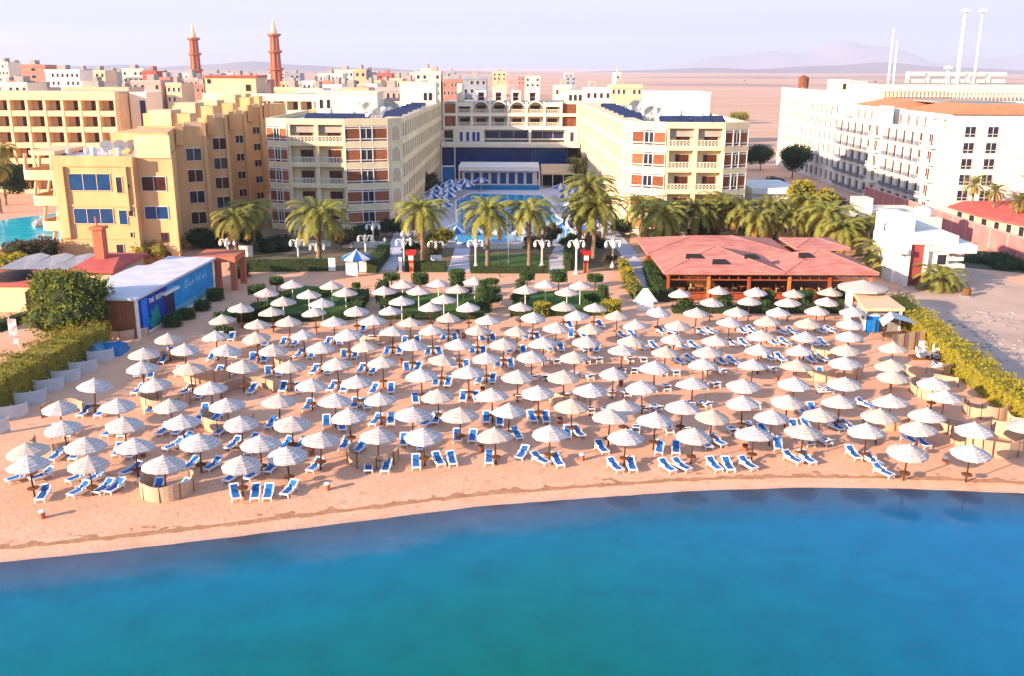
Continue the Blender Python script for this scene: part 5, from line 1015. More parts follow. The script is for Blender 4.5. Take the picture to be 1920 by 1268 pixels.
# striped parasols round the pool
def striped_proto():
    t = thing('pool_parasol', 'blue and white parasol', 'parasol', (0, 0, 0), 'striped parasols round the pool'); n = 10; b = MB(); top = (0, 0, 3.0)
    for i in range(n):
        a0, a1 = 2 * math.pi * i / n, 2 * math.pi * (i + 1) / n; b.mi = i % 2; A, B = (1.7 * math.cos(a0), 1.7 * math.sin(a0), 2.15), (1.7 * math.cos(a1), 1.7 * math.sin(a1), 2.15); b.face([A, B, top]); b.face([A, (A[0], A[1], 1.98), (B[0], B[1], 1.98), B])
    b.build('canopy', [m_white, mat('deep_blue_cloth', (.01, .13, .45), (.008, .09, .36), scale=3)], t, local=True); b = MB(); b.tube((0, 0, 0), (0, 0, 3.1), .05); b.build('pole', m_white, t, local=True); return t
spp = striped_proto(); POOLL = []
cam_stretch(True)
for x, y, lab in [(a, c, '') for a, c in ((-16.2, 150), (-13.4, 151.5), (-15.6, 155), (-12.6, 157), (-16, 160), (-13.2, 163), (-15.8, 166), (-12.5, 169.5), (-15.6, 172), (-9.8, 171), (10.5, 131), (13.2, 133.5), (10.9, 137), (13.8, 140), (11.2, 143.5), (14.0, 147), (11.0, 150.5), (14.2, 153), (10.6, 157), (13.5, 160), (10.9, 164), (13.9, 167), (12.2, 125.5), (14.6, 128.6), (11.8, 129), (12.4, 135.5), (12.6, 142), (10.4, 147.5), (12.9, 150), (12.0, 154), (12.2, 162), (10.2, 169), (12.4, 171), (14.8, 173), (-14.6, 146.5), (-14.4, 160), (-12.0, 166), (-14.2, 170), (-13.4, 174.5), (-10.6, 176), (-7, 178), (-8.6, 121.5), (-5.4, 120.8), (-2.0, 121.2), (1.5, 120.9), (4.9, 121.5), (8.6, 127.2), (-12.6, 145.5))]: put(spp, (x, y, .02), rnd.uniform(0, 1), 'blue and white striped pool parasol')
cam_stretch(False)
cam_stretch(True)
for k, (x, y) in enumerate([(11.2 + (i % 3) * 1.5, 126.5 + i * 2.9) for i in range(15)] + [(-12.8 - (i % 2) * 1.6, 150 + i * 3.1) for i in range(8)] + [(-7.5 + i * 2.2, 120.2) for i in range(7)]): POOLL.append(W((x, y, .03)))
cam_stretch(False)
p = g(670, 518); put(spp, p, .2, 'blue and white striped parasol above the white boards', 1.15)
# ---------------------------------------------------------------- beach: parasols, loungers, screens, bins
BE = """315,638 406,634 271,663 346,659 420,660 267,692 358,691 454,691 173,728 295,723 396,728 111,765 220,762 321,760 426,760
122,803 233,799 343,793 452,793 55,846 160,837 253,840 373,832 57,874 167,872 306,874 451,873
522,752 546,795 487,834 539,853 583,722 627,752 657,784 598,826 714,748 706,823 772,777 795,820 822,742 863,780 924,743 930,818 954,773
1010,738 1072,766 1031,813 1107,732 1142,786 1170,764 1172,820 1206,729 1227,792 1278,763 1333,781 1298,817 1393,760 1413,813 1446,785 1475,752 1505,809 1537,778
1576,754 1626,813 1647,782 1672,756 1769,748 1738,779 1723,805 1700,850 1818,852 1829,811 1925,800 1751,721 1672,711 1584,718 1488,723 1394,723 1299,720
420,599 451,579 483,609 511,586 542,608 592,587 483,635 570,629 626,606 668,584 701,605 655,630 511,659 601,655 687,655 544,688 634,686 718,683 670,717
732,583 807,580 879,579 975,576 1057,578 1114,577 769,605 840,600 915,600 998,598 735,623 811,624 895,623 969,622 772,651 861,646 944,645 1020,645 826,677 912,673 996,672 791,707 879,703 970,708
1083,595 1157,594 1233,587 1041,618 1108,618 1194,614 1270,612 1100,642 1183,641 1263,637 1078,670 1165,661 1246,664 1057,707 1149,703 1227,692
1277,552 1346,549 1417,549 1487,551 1556,550 1332,567 1405,567 1479,567 1549,566 1305,588 1381,585 1458,587 1531,585 1599,586 1366,608 1440,606 1514,607 1592,608
1342,638 1430,633 1510,634 1593,632 1328,662 1423,659 1502,659 1587,656 1320,686 1411,686 1493,688 1585,681 1674,657 1674,684"""
GA = """500,552 548,536 579,555 622,538 648,551 531,568 604,571|720,548 755,536 785,548 822,534 858,545 890,530 753,567 832,564|985,546 1023,536 1063,550 1088,538"""
PX = lambda s: [tuple(map(int, a.split(','))) for a in s.split()]
def parasol_proto(name, cm, pm, r=1.52, sides=12, seed=1, tray=True):
    r_ = random.Random(seed); t = thing(name, 'reed parasol', 'parasol', (0, 0, 0), 'reed parasols on the beach'); b = MB()
    ph = [r_.uniform(.93, 1.04) for _ in range(sides)]
    wob = lambda i, q: ph[i % sides] if q > .5 else 1
    b.lathe([(.02, 2.78), (.09, 2.70), (.42, 2.535), (.44, 2.51), (.78, 2.38), (.80, 2.355), (1.08, 2.235), (1.10, 2.21), (r, 2.07), (r * 1.005, 1.99), (r * .93, 1.98), (.5, 2.30), (.08, 2.48)], sides, wob=wob)
    b.build('canopy', cm, t, local=True)
    f = MB()
    for k in range(sides // 2): a = 2 * math.pi * k / (sides // 2) + .2; f.tube((.05 * math.cos(a), .05 * math.sin(a), 2.44), (r * .95 * math.cos(a), r * .95 * math.sin(a), 2.0), .025, n=4)
    f.build('rafters', pm, t, local=True)
    p = MB(); p.tube((0, 0, -.1), (0, 0, 2.74), .062, .05, 7); p.build('pole', pm, t, local=True)
    if tray: q = MB(); q.lathe([(.06, .52), (.36, .55), (.37, .60), (.06, .61)], 12); q.build('tray_table', m_wood, t, local=True)
    return t
protos = [parasol_proto('reed_parasol', m_thatch, m_pole, 1.31, (12, 10, 14, 11, 12)[k], k) for k in range(5)]
protos.append(parasol_proto('garden_parasol', m_thatchp, m_white, 1.38, 12, 9, False)); protos.append(parasol_proto('garden_parasol', m_thatch, m_white, 1.38, 12, 5, False))
def lounger_proto():
    t = thing('sun_lounger', 'blue lounger', 'sun lounger', (0, 0, 0), 'blue sun loungers on the beach'); L2, W2, Z = .80, .265, .28
    hx = .16; ang = R(34); bl = .68              # foot end is -Y, back rest rises towards +Y
    def back(y, off=0): return (hx + y * math.cos(ang) - off * math.sin(ang), Z + y * math.sin(ang) + off * math.cos(ang))
    f = MB()
    for s in (-1, 1):
        x0, x1 = (s * W2 - .045, s * W2 + .045); f.box(x0, x1, -L2, L2 * .72, Z - .07, Z + .03)
        for y in (0, ): pass
        f.box(x0, x1, -.05, .30, Z + .14, Z + .18); f.box(x0 + .01, x1 - .01, -.05, .01, Z + .03, Z + .14)
    f.box(-W2 + .045, W2 - .045, -L2, -L2 + .10, Z - .06, Z + .03); f.box(-W2 + .045, W2 - .045, L2 * .72 - .08, L2 * .72, Z - .06, Z + .0)
    f.build('frame', m_plast, t, local=True)
    k = MB()
    for s in (-1, 1):
        a, c = back(0), back(bl); d, e = back(0, -.06), back(bl, -.06); x0, x1 = s * W2 - .045, s * W2 + .045
        for q in (([(x0, *a), (x1, *a), (x1, *c), (x0, *c)]), ([(x0, *d), (x0, *e), (x1, *e), (x1, *d)]), ([(x0, *a), (x0, *c), (x0, *e), (x0, *d)]), ([(x1, *a), (x1, *d), (x1, *e), (x1, *c)])): k.face(q)
    a, c = back(bl - .09, .002), back(bl + .02, .002); d, e = back(bl - .09, -.06), back(bl + .02, -.06); k.face([(-W2, *a), (W2, *a), (W2, *c), (-W2, *c)]); k.face([(-W2, *c), (W2, *c), (W2, *e), (-W2, *e)]); k.face([(-W2, *d), (W2, *d), (W2, *e), (-W2, *e)])
    fr = k.build('back_frame', m_plast, t, local=True)
    s1 = MB(); s1.box(-W2 + .05, W2 - .05, -L2 + .13, hx, Z - .005, Z + .022); s1.build('seat_sling', m_sling, t, local=True)
    s2 = MB(); a, c, d, e = back(.02, .0), back(bl - .09, .0), back(.02, -.03), back(bl - .09, -.03)
    for q in ([(-W2 + .05, *a), (W2 - .05, *a), (W2 - .05, *c), (-W2 + .05, *c)], [(-W2 + .05, *d), (-W2 + .05, *e), (W2 - .05, *e), (W2 - .05, *d)]): s2.face(q)
    s2.build('back_sling', m_sling, t, local=True)
    for s in (-1, 1):
        for y in (-L2 + .12, L2 * .62): q = MB(); q.tube((s * (W2 - .02), y, Z - .06), (s * (W2 + .02), y + (.06 if y > 0 else -.03), 0), .045, .035, 5); q.build('leg', m_plast, t, local=True)
    return t
lp = lounger_proto()
UMB = []; LOUN = []
def land(x, y): return hz(x, y)
seq = 0
for px, py in PX(BE):
    p = g(px, py, 2.08); p = g(px, py, 2.08 + land(p.x, p.y)); p.z = land(p.x, p.y); pr = protos[seq % 5]; seq += 1
    cn = pct((p.x, p.y, p.z + 2.4))
    put2 = 'cream reed parasol on a brown pole at ' + cn
    if seq <= 5: pr.location = p; pr.rotation_euler = (0, 0, rnd.uniform(0, 6)); pr['label'] = put2; u = pr
    else: u = dup(pr, p, rnd.uniform(0, 6), put2)
    s = rnd.uniform(.95, 1.05); u.scale = (s, s, rnd.uniform(.94, 1.05)); u.rotation_euler = (rnd.gauss(0, .035), rnd.gauss(0, .035), u.rotation_euler[2]); UMB.append((px, py, p))
zones = ('left', 'middle', 'right'); n1 = n2 = 0
for zi, zone in enumerate(GA.split('|')):
    pts = sorted(PX(zone)); front = [q for q in pts if q[1] >= 560]
    for px, py in pts:
        p = g(px, py, 2.08); p.z = .03; pale = py < 557; pr = protos[5] if pale else protos[6]
        lab = ('faded pink reed parasol on white pole in the %s garden at ' if pale else 'white reed parasol on a white pole in %s garden, ') % zones[zi] + pct((p.x, p.y, 2.4)).replace(' the photo', '')
        if pale and n1 == 0 or (not pale and n2 == 0): pr.location = p; pr['label'] = lab; pr['group'] = 'parasols of the beach gardens'; u = pr
        else: u = dup(pr, p, rnd.uniform(0, 6), lab, 'parasols of the beach gardens')
        n1 += pale; n2 += not pale; UMB.append((px, py, p))
# the front loungers exactly where they stand: picture point of the middle, heading of the foot end (degrees, 0 = towards the sea, + = to the right)
FRONT = """81,926,8 149,918,-22 195,913,-18 216,912,-18 35,893,-40 79,890,-35 246,880,-32 146,893,-30 178,893,-25 297,913,10 338,913,-30 357,870,-22 399,871,-22 441,924,22 479,923,10 503,923,6 543,916,-16 508,875,-8 474,888,-20 591,873,-18
438,832,-18 471,826,-20 537,832,-14 563,833,-20 647,832,-8 675,838,-16 757,826,4 789,834,6 822,862,20 847,861,12 857,818,3 886,819,-3 917,859,0 979,850,-20 969,814,20 1013,860,40 1045,863,16 1064,811,-2 1084,810,24 1128,839,18 1153,871,24 1184,870,4
1251,872,26 1278,870,34 1339,869,18 1365,869,6 1402,867,28 1486,857,30 1513,857,20 1600,849,10 1637,861,22 1322,830,14 1345,826,30 1374,806,180 1403,796,175 1516,827,185 1547,826,200 1567,798,22 1592,798,40 1255,805,180 1283,803,190 1193,803,170 1176,807,180
344,823,-30 326,834,-35 399,788,-25 367,792,-12 350,731,-18 376,739,-5 612,791,10 705,788,-15 733,787,4 801,790,-25 817,785,-4 912,784,0 937,789,0 578,760,-4 665,757,0 686,758,20 701,730,-10 733,729,6 473,730,-6
436,892,-20 1622,757,40 1656,880,30 1705,822,20 1728,828,15 1845,835,20"""
def near(x, y, d, L): return any((x - q[0]) ** 2 + (y - q[1]) ** 2 < d * d for q in L)
for a in FRONT.split():
    px, py, h = map(int, a.split(',')); p = g(px, py, .3); p.z = land(p.x, p.y); LOUN.append((p.x, p.y, p.z, R(h)))
for px, py, p in UMB[:170]:                # the rest stand in pairs by the parasol poles
    if 540 < py < 600 and px > 1260 and py < 575: continue
    if py < 592 and px < 1180: offs_ = [(.75, -.2)] if rnd.random() < .55 else []
    elif px > 960 and 640 <= py <= 735 and px < 1480: offs_ = [(.1, .55), (1.25, .55)]
    elif px > 1560: offs_ = []
    elif px > 1150: offs_ = [(.5, -.5), (1.6, -.4)]
    else: offs_ = [(-.55, -.2), (.58, -.25)]
    for k, (dx, dy) in enumerate(offs_):
        x, y = p.x + dx + rnd.uniform(-.12, .12), p.y + dy + rnd.uniform(-.25, .25); h = rnd.uniform(-14, 16)
        if px > 1150 and py < 640: h = rnd.uniform(10, 40)
        if px > 960 and 640 <= py <= 735 and px < 1480: h = 180 + rnd.uniform(-10, 25)
        if near(x, y, .66, LOUN) or near(x, y, 1.5, LOUN[:90]): continue
        LOUN.append((x, y, land(x, y), R(h)))
for px, py, h in ((530, 556, 30), (546, 556, 10), (636, 563, 90), (512, 590, 80), (746, 553, 0), (800, 552, 10), (812, 551, 20), (875, 556, 0), (757, 588, -60), (775, 587, 50), (842, 572, 90), (1000, 560, 0), (1008, 560, 8), (1034, 561, 4), (1052, 561, 0), (1077, 561, -30), (1099, 560, 6), (1111, 559, 10)): p = g(px, py, .3); LOUN.append((p.x, p.y, .03, R(h)))
for k, (x, y, z, h) in enumerate(LOUN[:268]):
    i = min(range(len(UMB)), key=lambda j: (UMB[j][2].x - x) ** 2 + (UMB[j][2].y - y) ** 2); q = UMB[i][2]; rev = 2 < (h % 6.283) < 4.3
    lab = '%s lounger %s of the nearest pole, ' % (('blue and white', 'blue')[rev] if not rev else 'landward facing blue', 'left' if x < q.x else 'right') + pct((x, y, .3))
    if k == 0: lp.location = (x, y, z); lp.rotation_euler = (0, 0, h); lp['label'] = lab
    else: dup(lp, (x, y, z), h, lab)
for k, p in enumerate(POOLL): dup(lp, p, rnd.uniform(-.5, .5) + (1.57 if p.x > 8 else 0), 'small sun lounger by the pool, ' + pct(p), 'loungers by the pool')
# woven wind screens
def windbreak(p, r, a0, a1, h, lab, sq=1.0, n=28):
    t = thing('wind_screen', lab, 'windbreak', p, 'woven reed wind screens'); b = MB(); prof = [(r, 0), (r * 1.02, h), (r * .985, h), (r * .965, 0)]
    b.t = lambda x, y, z: (x, y * sq, z + (.06 * math.sin(math.atan2(y, x) * 5) if z > .5 else 0)); b.lathe(prof, n, a0=R(a0), a1=R(a1)); b.build('screen', m_wicker, t, local=True)
    k = MB(); m = max(4, int((a1 - a0) / 40))
    for i in range(m + 1): a = R(a0 + (a1 - a0) * i / m); k.tube((r * 1.01 * math.cos(a), r * 1.01 * sq * math.sin(a), 0), (r * 1.01 * math.cos(a), r * 1.01 * sq * math.sin(a), h + .08), .035, n=5)
    k.build('stakes', m_wood, t, local=True); return t
for px, py, r, a0, a1, h, lab in ((315, 922, 1.62, 140, 405, 1.05, 'pale round reed wind screen around two loungers, front left'), (700, 862, 1.75, 150, 375, .95, 'two toned reed wind screen in the front row left of centre'), (432, 795, 2.0, 130, 345, 1.0, 'curved golden reed wind screen under two parasols left of centre'), (312, 758, 1.9, 120, 400, 1.0, 'round reed wind screen holding a flat lounger at left'), (465, 742, 2.1, 20, 200, .9, 'dim reed wind screen lying behind the golden one'), (390, 706, 2.1, 170, 390, 1.0, 'wavy reed wind screen below a parasol pair, upper left'), (318, 684, 1.6, 60, 200, .95, 'shaded reed wind screen beside two stacked loungers'), (118, 782, 1.5, 10, 190, .95, 'grey shaded reed wind screen at left under a parasol'), (105, 842, 1.5, 170, 330, .9, 'small cone of tan reed screen between front left parasols'), (705, 640, 1.6, 200, 430, .9, 'orange tinted reed wind screen among upper middle parasols'),
        (1062, 748, 1.5, 170, 350, .8, 'tan reed wind screen in the middle of the beach'), (1545, 697, 3.2, 200, 345, .95, 'wide wavy tan reed screen at right under three parasols'), (1560, 668, 1.9, 140, 260, .95, 'golden reed screen half behind a pointed parasol at right'), (1850, 776, 1.7, 150, 390, 1.15, 'brown round reed wind screen against the right hedge'), (1655, 792, 1.9, 200, 350, .8, 'low reed wind screen behind a parasol, lower right'), (1768, 738, 2.6, 40, 250, .85, 'dark reed screen behind parasols near the right hedge'), (1800, 800, 2.4, 150, 300, 1.2, 'brown reed screen left of the round brown one'), (1852, 835, 2.5, 165, 420, 1.2, 'large pale golden angular reed enclosure at the right edge'), (1715, 690, 3.0, 200, 330, 1.0, 'sloping tan reed screen under the white furniture stack'), (240, 625, 2.4, 200, 345, .9, 'pale curved low screen at the foot of the mural hut'), (1925, 802, 1.4, 150, 300, 1.1, 'tan reed screen cut by the right edge'), (540, 640 + 40, 1.2, 200, 300, .7, 'small orange tipped screen among the left parasols')):
    p = g(px, py); p.z = land(p.x, p.y); windbreak(p, r, a0, a1, h, lab, n=7 if 'angular' in lab or 'two toned' in lab else 28)
# canvas screens along the left hedge
for i, (px, py) in enumerate(((190, 676), (158, 697), (126, 714), (94, 731), (60, 755), (24, 782), (-12, 812))):
    p = g(px, py); t = thing('canvas_screen', '%s pale canvas screen along the left hedge, counted from the mural hut' % ORD[i + 1], 'screen', p, 'canvas screens along the left hedge'); b = MB(); b.t = lambda x, y, z: (x * .86 - y * .52, x * .52 + y * .86, z)
    b.lathe([(2.2, 0), (2.25, 1.1), (2.2, 1.1), (2.15, 0)], 8, -.1, 1.6, R(240), R(302)); b.build('canvas', m_fabric, t, local=True); k = MB(); k.t = b.t; [k.tube((-.1 + 2.2 * math.cos(R(a)), 1.6 + 2.2 * math.sin(R(a)), 0), (-.1 + 2.2 * math.cos(R(a)), 1.6 + 2.2 * math.sin(R(a)), 1.2), .04) for a in (240, 271, 302)]; k.build('poles', m_metal, t, local=True)
p = g(196, 660); t = thing('tarp_heap', 'blue tarpaulin heap covering boats beside the mural hut', 'tarpaulin', p); b = MB(); b.lathe([(2.1, 0), (1.8, .6), (1.1, .95), (.3, 1.05), (0, 1.05)], 11, wob=lambda i, r: 1 + .25 * math.sin(i * 2.1) + .1 * math.sin(i * 5)); b.build('tarpaulin', m_bluetarp, t, local=True); b = MB(); b.tube((-1.5, -.6, .9), (1.3, -.2, 1.1), .05); b.build('pole', m_white, t, local=True)
p = g(168, 668); t = thing('tarp_heap', 'pale blue canvas heap left of the blue tarpaulin', 'tarpaulin', p); b = MB(); b.lathe([(1.7, 0), (1.5, .8), (.8, 1.3), (0, 1.35)], 9, wob=lambda i, r: 1 + .3 * math.sin(i * 1.7)); b.build('tarpaulin', mat('teal_canvas', (.10, .28, .42), (.06, .20, .34), scale=1.5), t, local=True); b = MB(); b.tube((0, 0, 0), (.1, 0, 1.6), .05); b.build('pole', m_white, t, local=True)
# stacks of loungers: every lounger of a stack is one of its own
for (px, py, n_, hd, lab) in ((1762, 700, 3, 60, 'stack beside the right hedge'), (1545, 738, 2, 95, 'pair piled beside a parasol, lower right'), (330, 668, 2, 70, 'pair piled by a reed screen, upper left'), (432, 672, 2, 80, 'pair piled under a parasol, upper left')):
    p = g(px, py)
    for k in range(n_): dup(lp, (p.x + .03 * k, p.y + .02 * k, p.z + .2 * k), R(hd), 'blue lounger, %s from the bottom in the %s' % (ORD[k + 1], lab), 'stacked blue loungers')
p = g(1735, 672); t = thing('white_chair_pile', 'pile of upturned white plastic furniture by the right hedge', 'chairs', p); b = MB()
for k in range(14): x, y, z, a = rnd.uniform(-1.5, 1.5), rnd.uniform(-.7, .7), rnd.uniform(.2, 1.1), rnd.uniform(0, 3); b.t = lambda u, v, w_, x=x, y=y, z=z, a=a: (x + u * math.cos(a) - v * math.sin(a), y + u * math.sin(a) + v * math.cos(a), z + w_); b.box(-.3, .3, -.28, .28, 0, .05); b.box(-.3, .3, .22, .28, .05, .5); b.box(-.3, -.25, -.28, -.22, -.3, 0) if z > .5 else None
b.build('seats', m_plast, t, local=True); b = MB(); b.box(-1.4, 1.4, -.6, .6, 0, .2); b.build('pallet', m_wood, t, local=True)
BIN = [(80, 971, 1), (614, 918, 1), (163, 733, 0), (283, 772, 0), (269, 857, 0), (585, 853, 0), (902, 847, 0), (1091, 863, 1), (1050, 794, 0), (1397, 845, 0), (1771, 868, 1), (752, 682, 0), (858, 628, 0), (1100, 681, 0), (1164, 724, 0), (1254, 660, 0), (1457, 716, 0), (870, 634, 0), (905, 736, 0)]
for px, py, lid in BIN:
    p = g(px, py); p.z = land(p.x, p.y); t = thing('litter_bin', ('small brown bin with a white cap at ' if lid else 'small dark brown bin at ') + pct(p), 'litter bin', p, 'small bins on the sand'); b = MB(); b.lathe([(.17, 0), (.2, .42), (.17, .44), (.15, .1), (0, .08)], 9); b.build('pot', m_terra if lid else m_brown, t, local=True); b = MB(); b.lathe([(.21, .40), (.215, .47), (.13, .5), (0, .52) if lid else (.12, .42)], 9); b.build('cap' if lid else 'rim', m_plast if lid else m_wood, t, local=True)
p = g(1812, 556); t = thing('concrete_stump', 'dark concrete stump on the waste ground right of the hedge', 'stump', p); b = MB(); b.lathe([(.5, 0), (.48, .9), (.4, 1.0), (0, 1.0)], 8); b.build('stump', m_wood, t, local=True); b = MB(); b.lathe([(.9, 0), (.7, .15), (.4, .2)], 8); b.build('rubble', m_rock, t, local=True)
bl = MB()
for _ in range(110):
    q = g(rnd.uniform(1740, 1930), rnd.uniform(585, 680)); s = rnd.uniform(.06, .28)
    if q.x < 44.5: continue
    bl.lathe([(s, q.z - .05), (s * 1.1, s * .3), (s * .6, s * .6), (0, s * .62)], 6, q.x, q.y, wob=lambda i, r: 1 + .25 * math.sin(i * 2.4 + s * 9))
tag(bl.build('loose_rubble', m_rock), 'loose grey rubble scattered on the waste ground', 'rubble', kind='stuff')

# ---------------------------------------------------------------- minarets and the town behind
def minaret(px, ptop, Y, lab):
    top = at(px[0], ptop, Y); base = at(px[1], 175, Y); x = (top.x + base.x) / 2; h = top.z; t = thing('minaret', lab, 'minaret', (x, Y, 0)); k = h / 62.0; b = MB()
    b.box(x - 5.2, x + 5.2, Y - 5.2, Y + 5.2, 0, 16 * k); b.build('base', m_ochre2, t)
    b = MB()
    for r0, z0, z1 in ((3.4, 16, 27.5), (3.0, 28.3, 39.2), (2.6, 39.9, 50.2)):
        b.lathe([(r0, z0 * k), (r0 * .93, z1 * k)], 8, x, Y)
        for i in range(8): a = math.pi * i / 4; b.tube((x + r0 * math.cos(a), Y + r0 * math.sin(a), z0 * k), (x + r0 * .93 * math.cos(a), Y + r0 * .93 * math.sin(a), z1 * k), .4, .36, 5)
    b.build('shaft', m_terra, t)
    for r0, z in ((4.7, 27.5), (4.4, 39.2), (4.2, 50.2)): b = MB(); b.lathe([(r0 * .75, (z - .8) * k), (r0, z * k), (r0, (z + 1.2) * k), (r0 * .8, (z + 1.2) * k), (r0 * .7, (z + .3) * k)], 8, x, Y); b.build('balcony', m_terra, t)
    b = MB(); b.lathe([(2.0, 51 * k), (1.8, 53 * k), (1.1, 56 * k), (.4, 59.5 * k), (.12, 62 * k)], 8, x, Y); b.build('spire', m_ochre2, t)
minaret((359, 372), 43, 640, 'left terracotta minaret with three balconies and a pointed spire'); minaret((511, 521), 33, 610, 'right taller looking terracotta minaret with three balconies and a pointed spire')
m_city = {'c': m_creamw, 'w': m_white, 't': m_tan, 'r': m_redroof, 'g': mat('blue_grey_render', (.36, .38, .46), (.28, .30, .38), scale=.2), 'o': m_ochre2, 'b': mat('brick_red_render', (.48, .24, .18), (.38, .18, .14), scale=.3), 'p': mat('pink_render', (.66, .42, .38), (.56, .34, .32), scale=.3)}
def town(x0, x1, ytop, Y, c, lab, cols, rows, dep=14, roofbox=True):
    A, B = at(x0, ytop, Y), at(x1, ytop, Y); h = (A.z + B.z) / 2; t = thing('town_house' if h < 14 else 'apartment_block', lab, 'building', ((A.x + B.x) / 2, Y, 0), 'buildings of the town behind'); b = MB(); b.box(A.x, B.x, Y, Y + dep, 0, h); W = B.x - A.x
    b.box(A.x - .2, B.x + .2, Y - .25, Y, h - .9, h + .3); b.build('wall', m_city[c], t)
    if roofbox: b = MB(); u = rnd.uniform(.15, .6); b.box(A.x + W * u, A.x + W * (u + .25), Y + 3, Y + 8, h, h + 2.2); b.box(A.x + .3, B.x - .3, Y + .2, Y + dep - .2, h, h + .12); b.build('roof', m_roof if c != 'r' else m_city['b'], t)
    fh = 3.3; k = 0
    for r_ in range(rows):
        z = h - 2.9 - r_ * fh
        if z < .5: break
        for j in range(cols):
            if (r_ * 5 + j * 3 + int(x0)) % 7 == 0: continue
            win(t, (A.x + W * (j + .5) / cols, Y, z), round(min(2.0, W / cols * .5), 1), 1.6, 0, m_trim, m_winbr if (j + r_) % 3 == 0 else m_glass, 1)
    return t
TOWN = [(-6, 14, 117, 520, 'c', 'pale tan tower cut by the left edge', 3, 4), (14, 30, 121, 540, 'g', 'blue grey tower beside the tan edge tower', 2, 4), (38, 84, 122, 470, 'b', 'red block with a cream cap and one tall dark window', 1, 3), (84, 148, 132, 430, 'w', 'white apartment house with rows of dark windows, far left', 7, 3), (140, 158, 130, 700, 'g', 'blue grey house behind the white apartments', 2, 3), (166, 196, 133, 480, 'o', 'peach house right of the white apartments', 3, 4), (196, 213, 136, 520, 'g', 'narrow blue grey house right of the peach house', 2, 4), (228, 268, 130, 500, 'c', 'cream house with small balconies left of the red block', 4, 3), (266, 292, 134, 430, 'r', 'red painted block left of the first minaret', 2, 2), (290, 318, 146, 420, 'b', 'dark maroon block joined to the red painted block', 2, 2), (318, 346, 147, 430, 'w', 'white house just left of the first minaret', 3, 3), (336, 362, 138, 560, 'c', 'cream house behind the foot of the first minaret', 3, 4), (384, 414, 138, 660, 'g', 'blue grey house right of the first minaret', 3, 3), (383, 422, 157, 420, 'p', 'lilac block with tall windows right of first minaret', 5, 2), (421, 456, 142, 460, 'o', 'orange mosque block with arched front between minarets', 3, 3), (480, 500, 150, 420, 'b', 'brown house left of the second minaret', 2, 2), (532, 562, 138, 640, 'g', 'pale lilac tower right of the second minaret', 3, 3), (566, 592, 153, 420, 'w', 'small white house with a dark roof right of second minaret', 3, 2), (598, 642, 139, 480, 'w', 'white stepped apartment block behind the left wing, left part', 6, 5), (622, 662, 132, 520, 'c', 'cream stepped apartment block behind left wing, right part', 5, 5), (664, 686, 131, 440, 't', 'tan tower behind the left wing', 2, 5), (686, 698, 136, 442, 'g', 'narrow block for the tan tower side, its shade coloured in grey', 1, 4), (684, 706, 159, 330, 'w', 'low white house with three dark windows behind left wing', 3, 1), (706, 734, 138, 600, 'r', 'coral red round topped building behind left wing', 2, 2), (738, 776, 146, 460, 'p', 'pink low house left of the cream apartment tower', 4, 2), (778, 826, 135, 420, 'c', 'cream apartment tower with small windows behind left wing end', 4, 5), (790, 812, 130, 424, 'c', 'cream roof storey on the apartment tower', 2, 1), (830, 872, 150, 420, 'b', 'brick red low block right of the cream apartment tower', 6, 2), (868, 912, 145, 400, 'g', 'blue grey block with dark windows left of the roof sign', 4, 3), (1154, 1164, 137, 460, 'c', 'lone slim cream tower in front of the desert', 1, 4), (1146, 1204, 160, 330, 'o', 'orange pink low block behind the right wing start', 6, 1), (1040, 1070, 161, 340, 'c', 'small cream house behind the centre block right end', 3, 1), (1098, 1146, 166, 300, 'w', 'grey white low house behind the right wing start', 4, 1),  # the tan tower's dark side is a separate block, its shade coloured grey
        (0, 50, 156, 330, 'c', 'low cream rooftops behind the left edge balcony block', 4, 1), (120, 240, 165, 330, 't', 'long low tan roofscape above the left balcony block', 9, 1), (246, 300, 152, 350, 'p', 'salmon house with balconies left of the stair house', 4, 2), (515, 566, 166, 300, 'o', 'peach house with a red roof at the second minaret', 5, 1), (560, 604, 168, 290, 'c', 'low cream house right of the red roofed peach house', 4, 1), (604, 640, 160, 320, 'w', 'low white house below the stepped apartments', 4, 1), (640, 690, 166, 280, 't', 'low tan house behind the left wing stair house', 5, 1), (700, 765, 166, 300, 'p', 'mauve low roofs behind the left wing', 6, 1)]
# a scatter of further, lower houses out to the edge of the desert
for k in range(46):
    px = rnd.uniform(-20, 880) if k < 40 else rnd.uniform(900, 1120); w_ = rnd.uniform(12, 30); Y = rnd.uniform(620, 1150); yt = rnd.uniform(134, 148)
    TOWN.append((px, px + w_, yt, Y, rnd.choice('ccwwtopgpb'), None, max(2, int(w_ / 7)), 2))
for k in range(64):
    px = rnd.uniform(-15, 800); w_ = rnd.uniform(16, 40); Y = rnd.uniform(330, 640); yt = rnd.uniform(147, 166)
    TOWN.append((px, px + w_, yt, Y, rnd.choice('ctpopbct'), None, max(2, int(w_ / 8)), 1 + (k % 2)))
USED = set()
CN = {'c': 'cream', 'w': 'white', 't': 'tan', 'r': 'red', 'g': 'blue grey', 'o': 'peach', 'b': 'brick red', 'p': 'pink'}
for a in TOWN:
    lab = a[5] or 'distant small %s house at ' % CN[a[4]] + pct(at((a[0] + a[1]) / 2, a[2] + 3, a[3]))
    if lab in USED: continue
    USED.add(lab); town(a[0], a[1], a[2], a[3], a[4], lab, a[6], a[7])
A = at(468, 150, 470); t = thing('mosque_dome', 'large cream dome between the two minarets', 'dome', (A.x, 470, 0)); b = MB(); b.lathe([(5.0, 0), (5.0, 14), (4.9, 17), (4.0, 19.6), (2.2, 21.4), (0, 22.2)], 16, A.x, 470); b.build('dome', m_ochre2, t, True); b = MB(); b.tube((A.x, 470, 22.1), (A.x, 470, 24), .2); b.build('finial', m_terra, t)
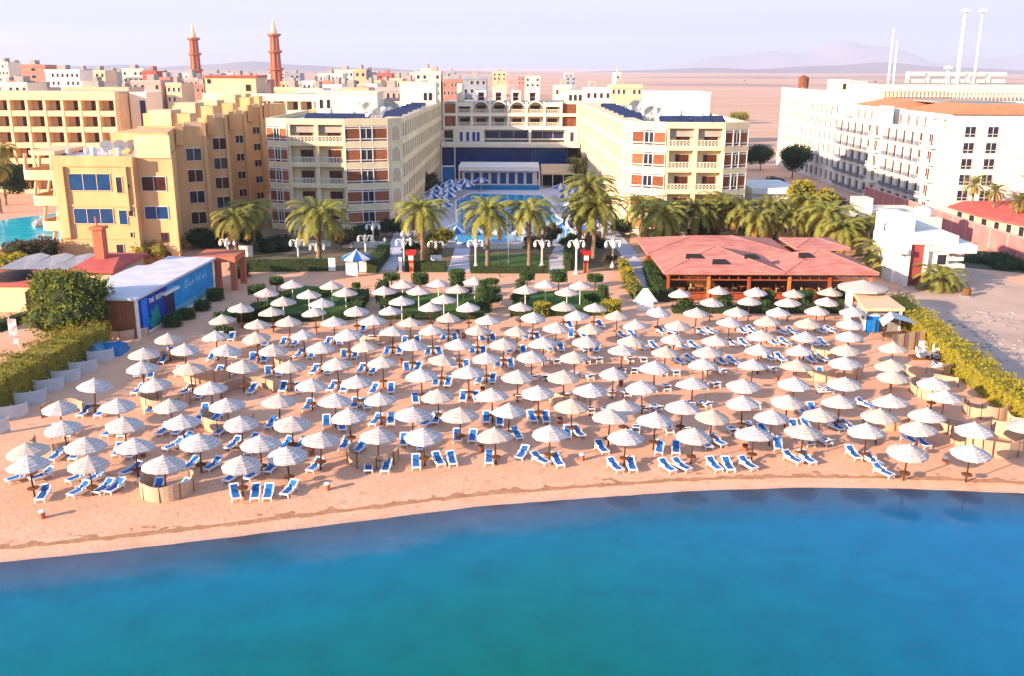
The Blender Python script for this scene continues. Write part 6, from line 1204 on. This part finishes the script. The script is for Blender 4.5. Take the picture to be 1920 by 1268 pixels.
A = at(1508, 140, 420); t = thing('water_tower', 'dark water tower on legs beyond the white hotel', 'water tower', (A.x, 420, 0)); b = MB(); b.lathe([(0, 18.5), (2.2, 18.5), (2.2, 22.5), (0, 23.5)], 10, A.x, 420); b.build('tank', m_brown, t); b = MB(); [b.tube((A.x + c, 420 + d, 0), (A.x + c * .7, 420 + d * .7, 18.5), .25) for c in (-2, 2) for d in (-2, 2)]; b.build('legs', m_brown, t)
for k in range(16):
    px, py = rnd.uniform(1180, 1900), rnd.uniform(142, 170); p = g(px, py); s = rnd.uniform(2, 5); b = MB(); leaves(b, 60, crown_fn(blobs_for(s, s * .8, 4, .1)), s * .28); o = b.build('desert_bush', m_leafd); o.location = p; tag(o, 'small dark desert bush at ' + pct(p), 'bush', 'bushes in the far desert')
# dunes, ridges and far mountains
def ridge(name, x0, x1, y, dep, h, seed, m):
    r_ = random.Random(seed); b = MB(); n = 60; rows = []
    ph = [r_.uniform(0, 6.28) for _ in range(5)]
    for j in range(7):
        row = []
        for i in range(n + 1):
            u = i / n; e = math.sin(math.pi * u) ** .6 * (1 + .35 * math.sin(u * 9 + ph[0]) + .25 * math.sin(u * 21 + ph[1]) + .12 * math.sin(u * 47 + ph[2])); v = j / 6
            row.append(b.p(x0 + (x1 - x0) * u, y + dep * v + 40 * math.sin(u * 17 + ph[3]), -2 + h * e * math.sin(math.pi * v) ** .8))
        rows.append(row)
    for a, c in zip(rows, rows[1:]):
        for i in range(n): b.f.append([a[i], a[i + 1], c[i + 1], c[i]]); b.m.append(0)
    return tag(b.build(name, m, smooth=True), kind='structure')
m_hill = mat('desert_ridge', (.52, .34, .27), (.40, .26, .22), scale=.004, detail=8); m_mtn = mat('far_mountain', (.30, .24, .24), (.22, .18, .20), scale=.001, detail=8)
ridge('desert_ridge', 100, 1500, 1500, 260, 5, 1, m_hill); ridge('desert_ridge', 300, 2600, 2600, 500, 9, 2, m_hill); ridge('desert_ridge', -2600, 400, 4200, 600, 10, 3, m_hill); ridge('hills', -4000, -600, 6400, 1000, 40, 4, m_mtn); ridge('hills', 400, 4800, 6000, 1000, 42, 5, m_mtn); ridge('mountains', 1900, 8600, 12800, 1900, 270, 6, m_mtn)

# ---------------------------------------------------------------- air
def haze_box():
    b = MB(); b.box(-9000, 9000, -390, 15200, -6, 470); o = b.build('haze', None); o.data.materials.clear()
    m = bpy.data.materials.new('haze'); m.use_nodes = True; N, L = m.node_tree.nodes, m.node_tree.links; N.remove(N['Principled BSDF'])
    v = N.new('ShaderNodeVolumePrincipled'); v.inputs['Color'].default_value = (.66, .77, 1.0, 1); v.inputs['Density'].default_value = .00009; v.inputs['Anisotropy'].default_value = .1
    L.new(v.outputs[0], N['Material Output'].inputs['Volume']); o.data.materials.append(m); tag(o, kind='stuff')
haze_box()
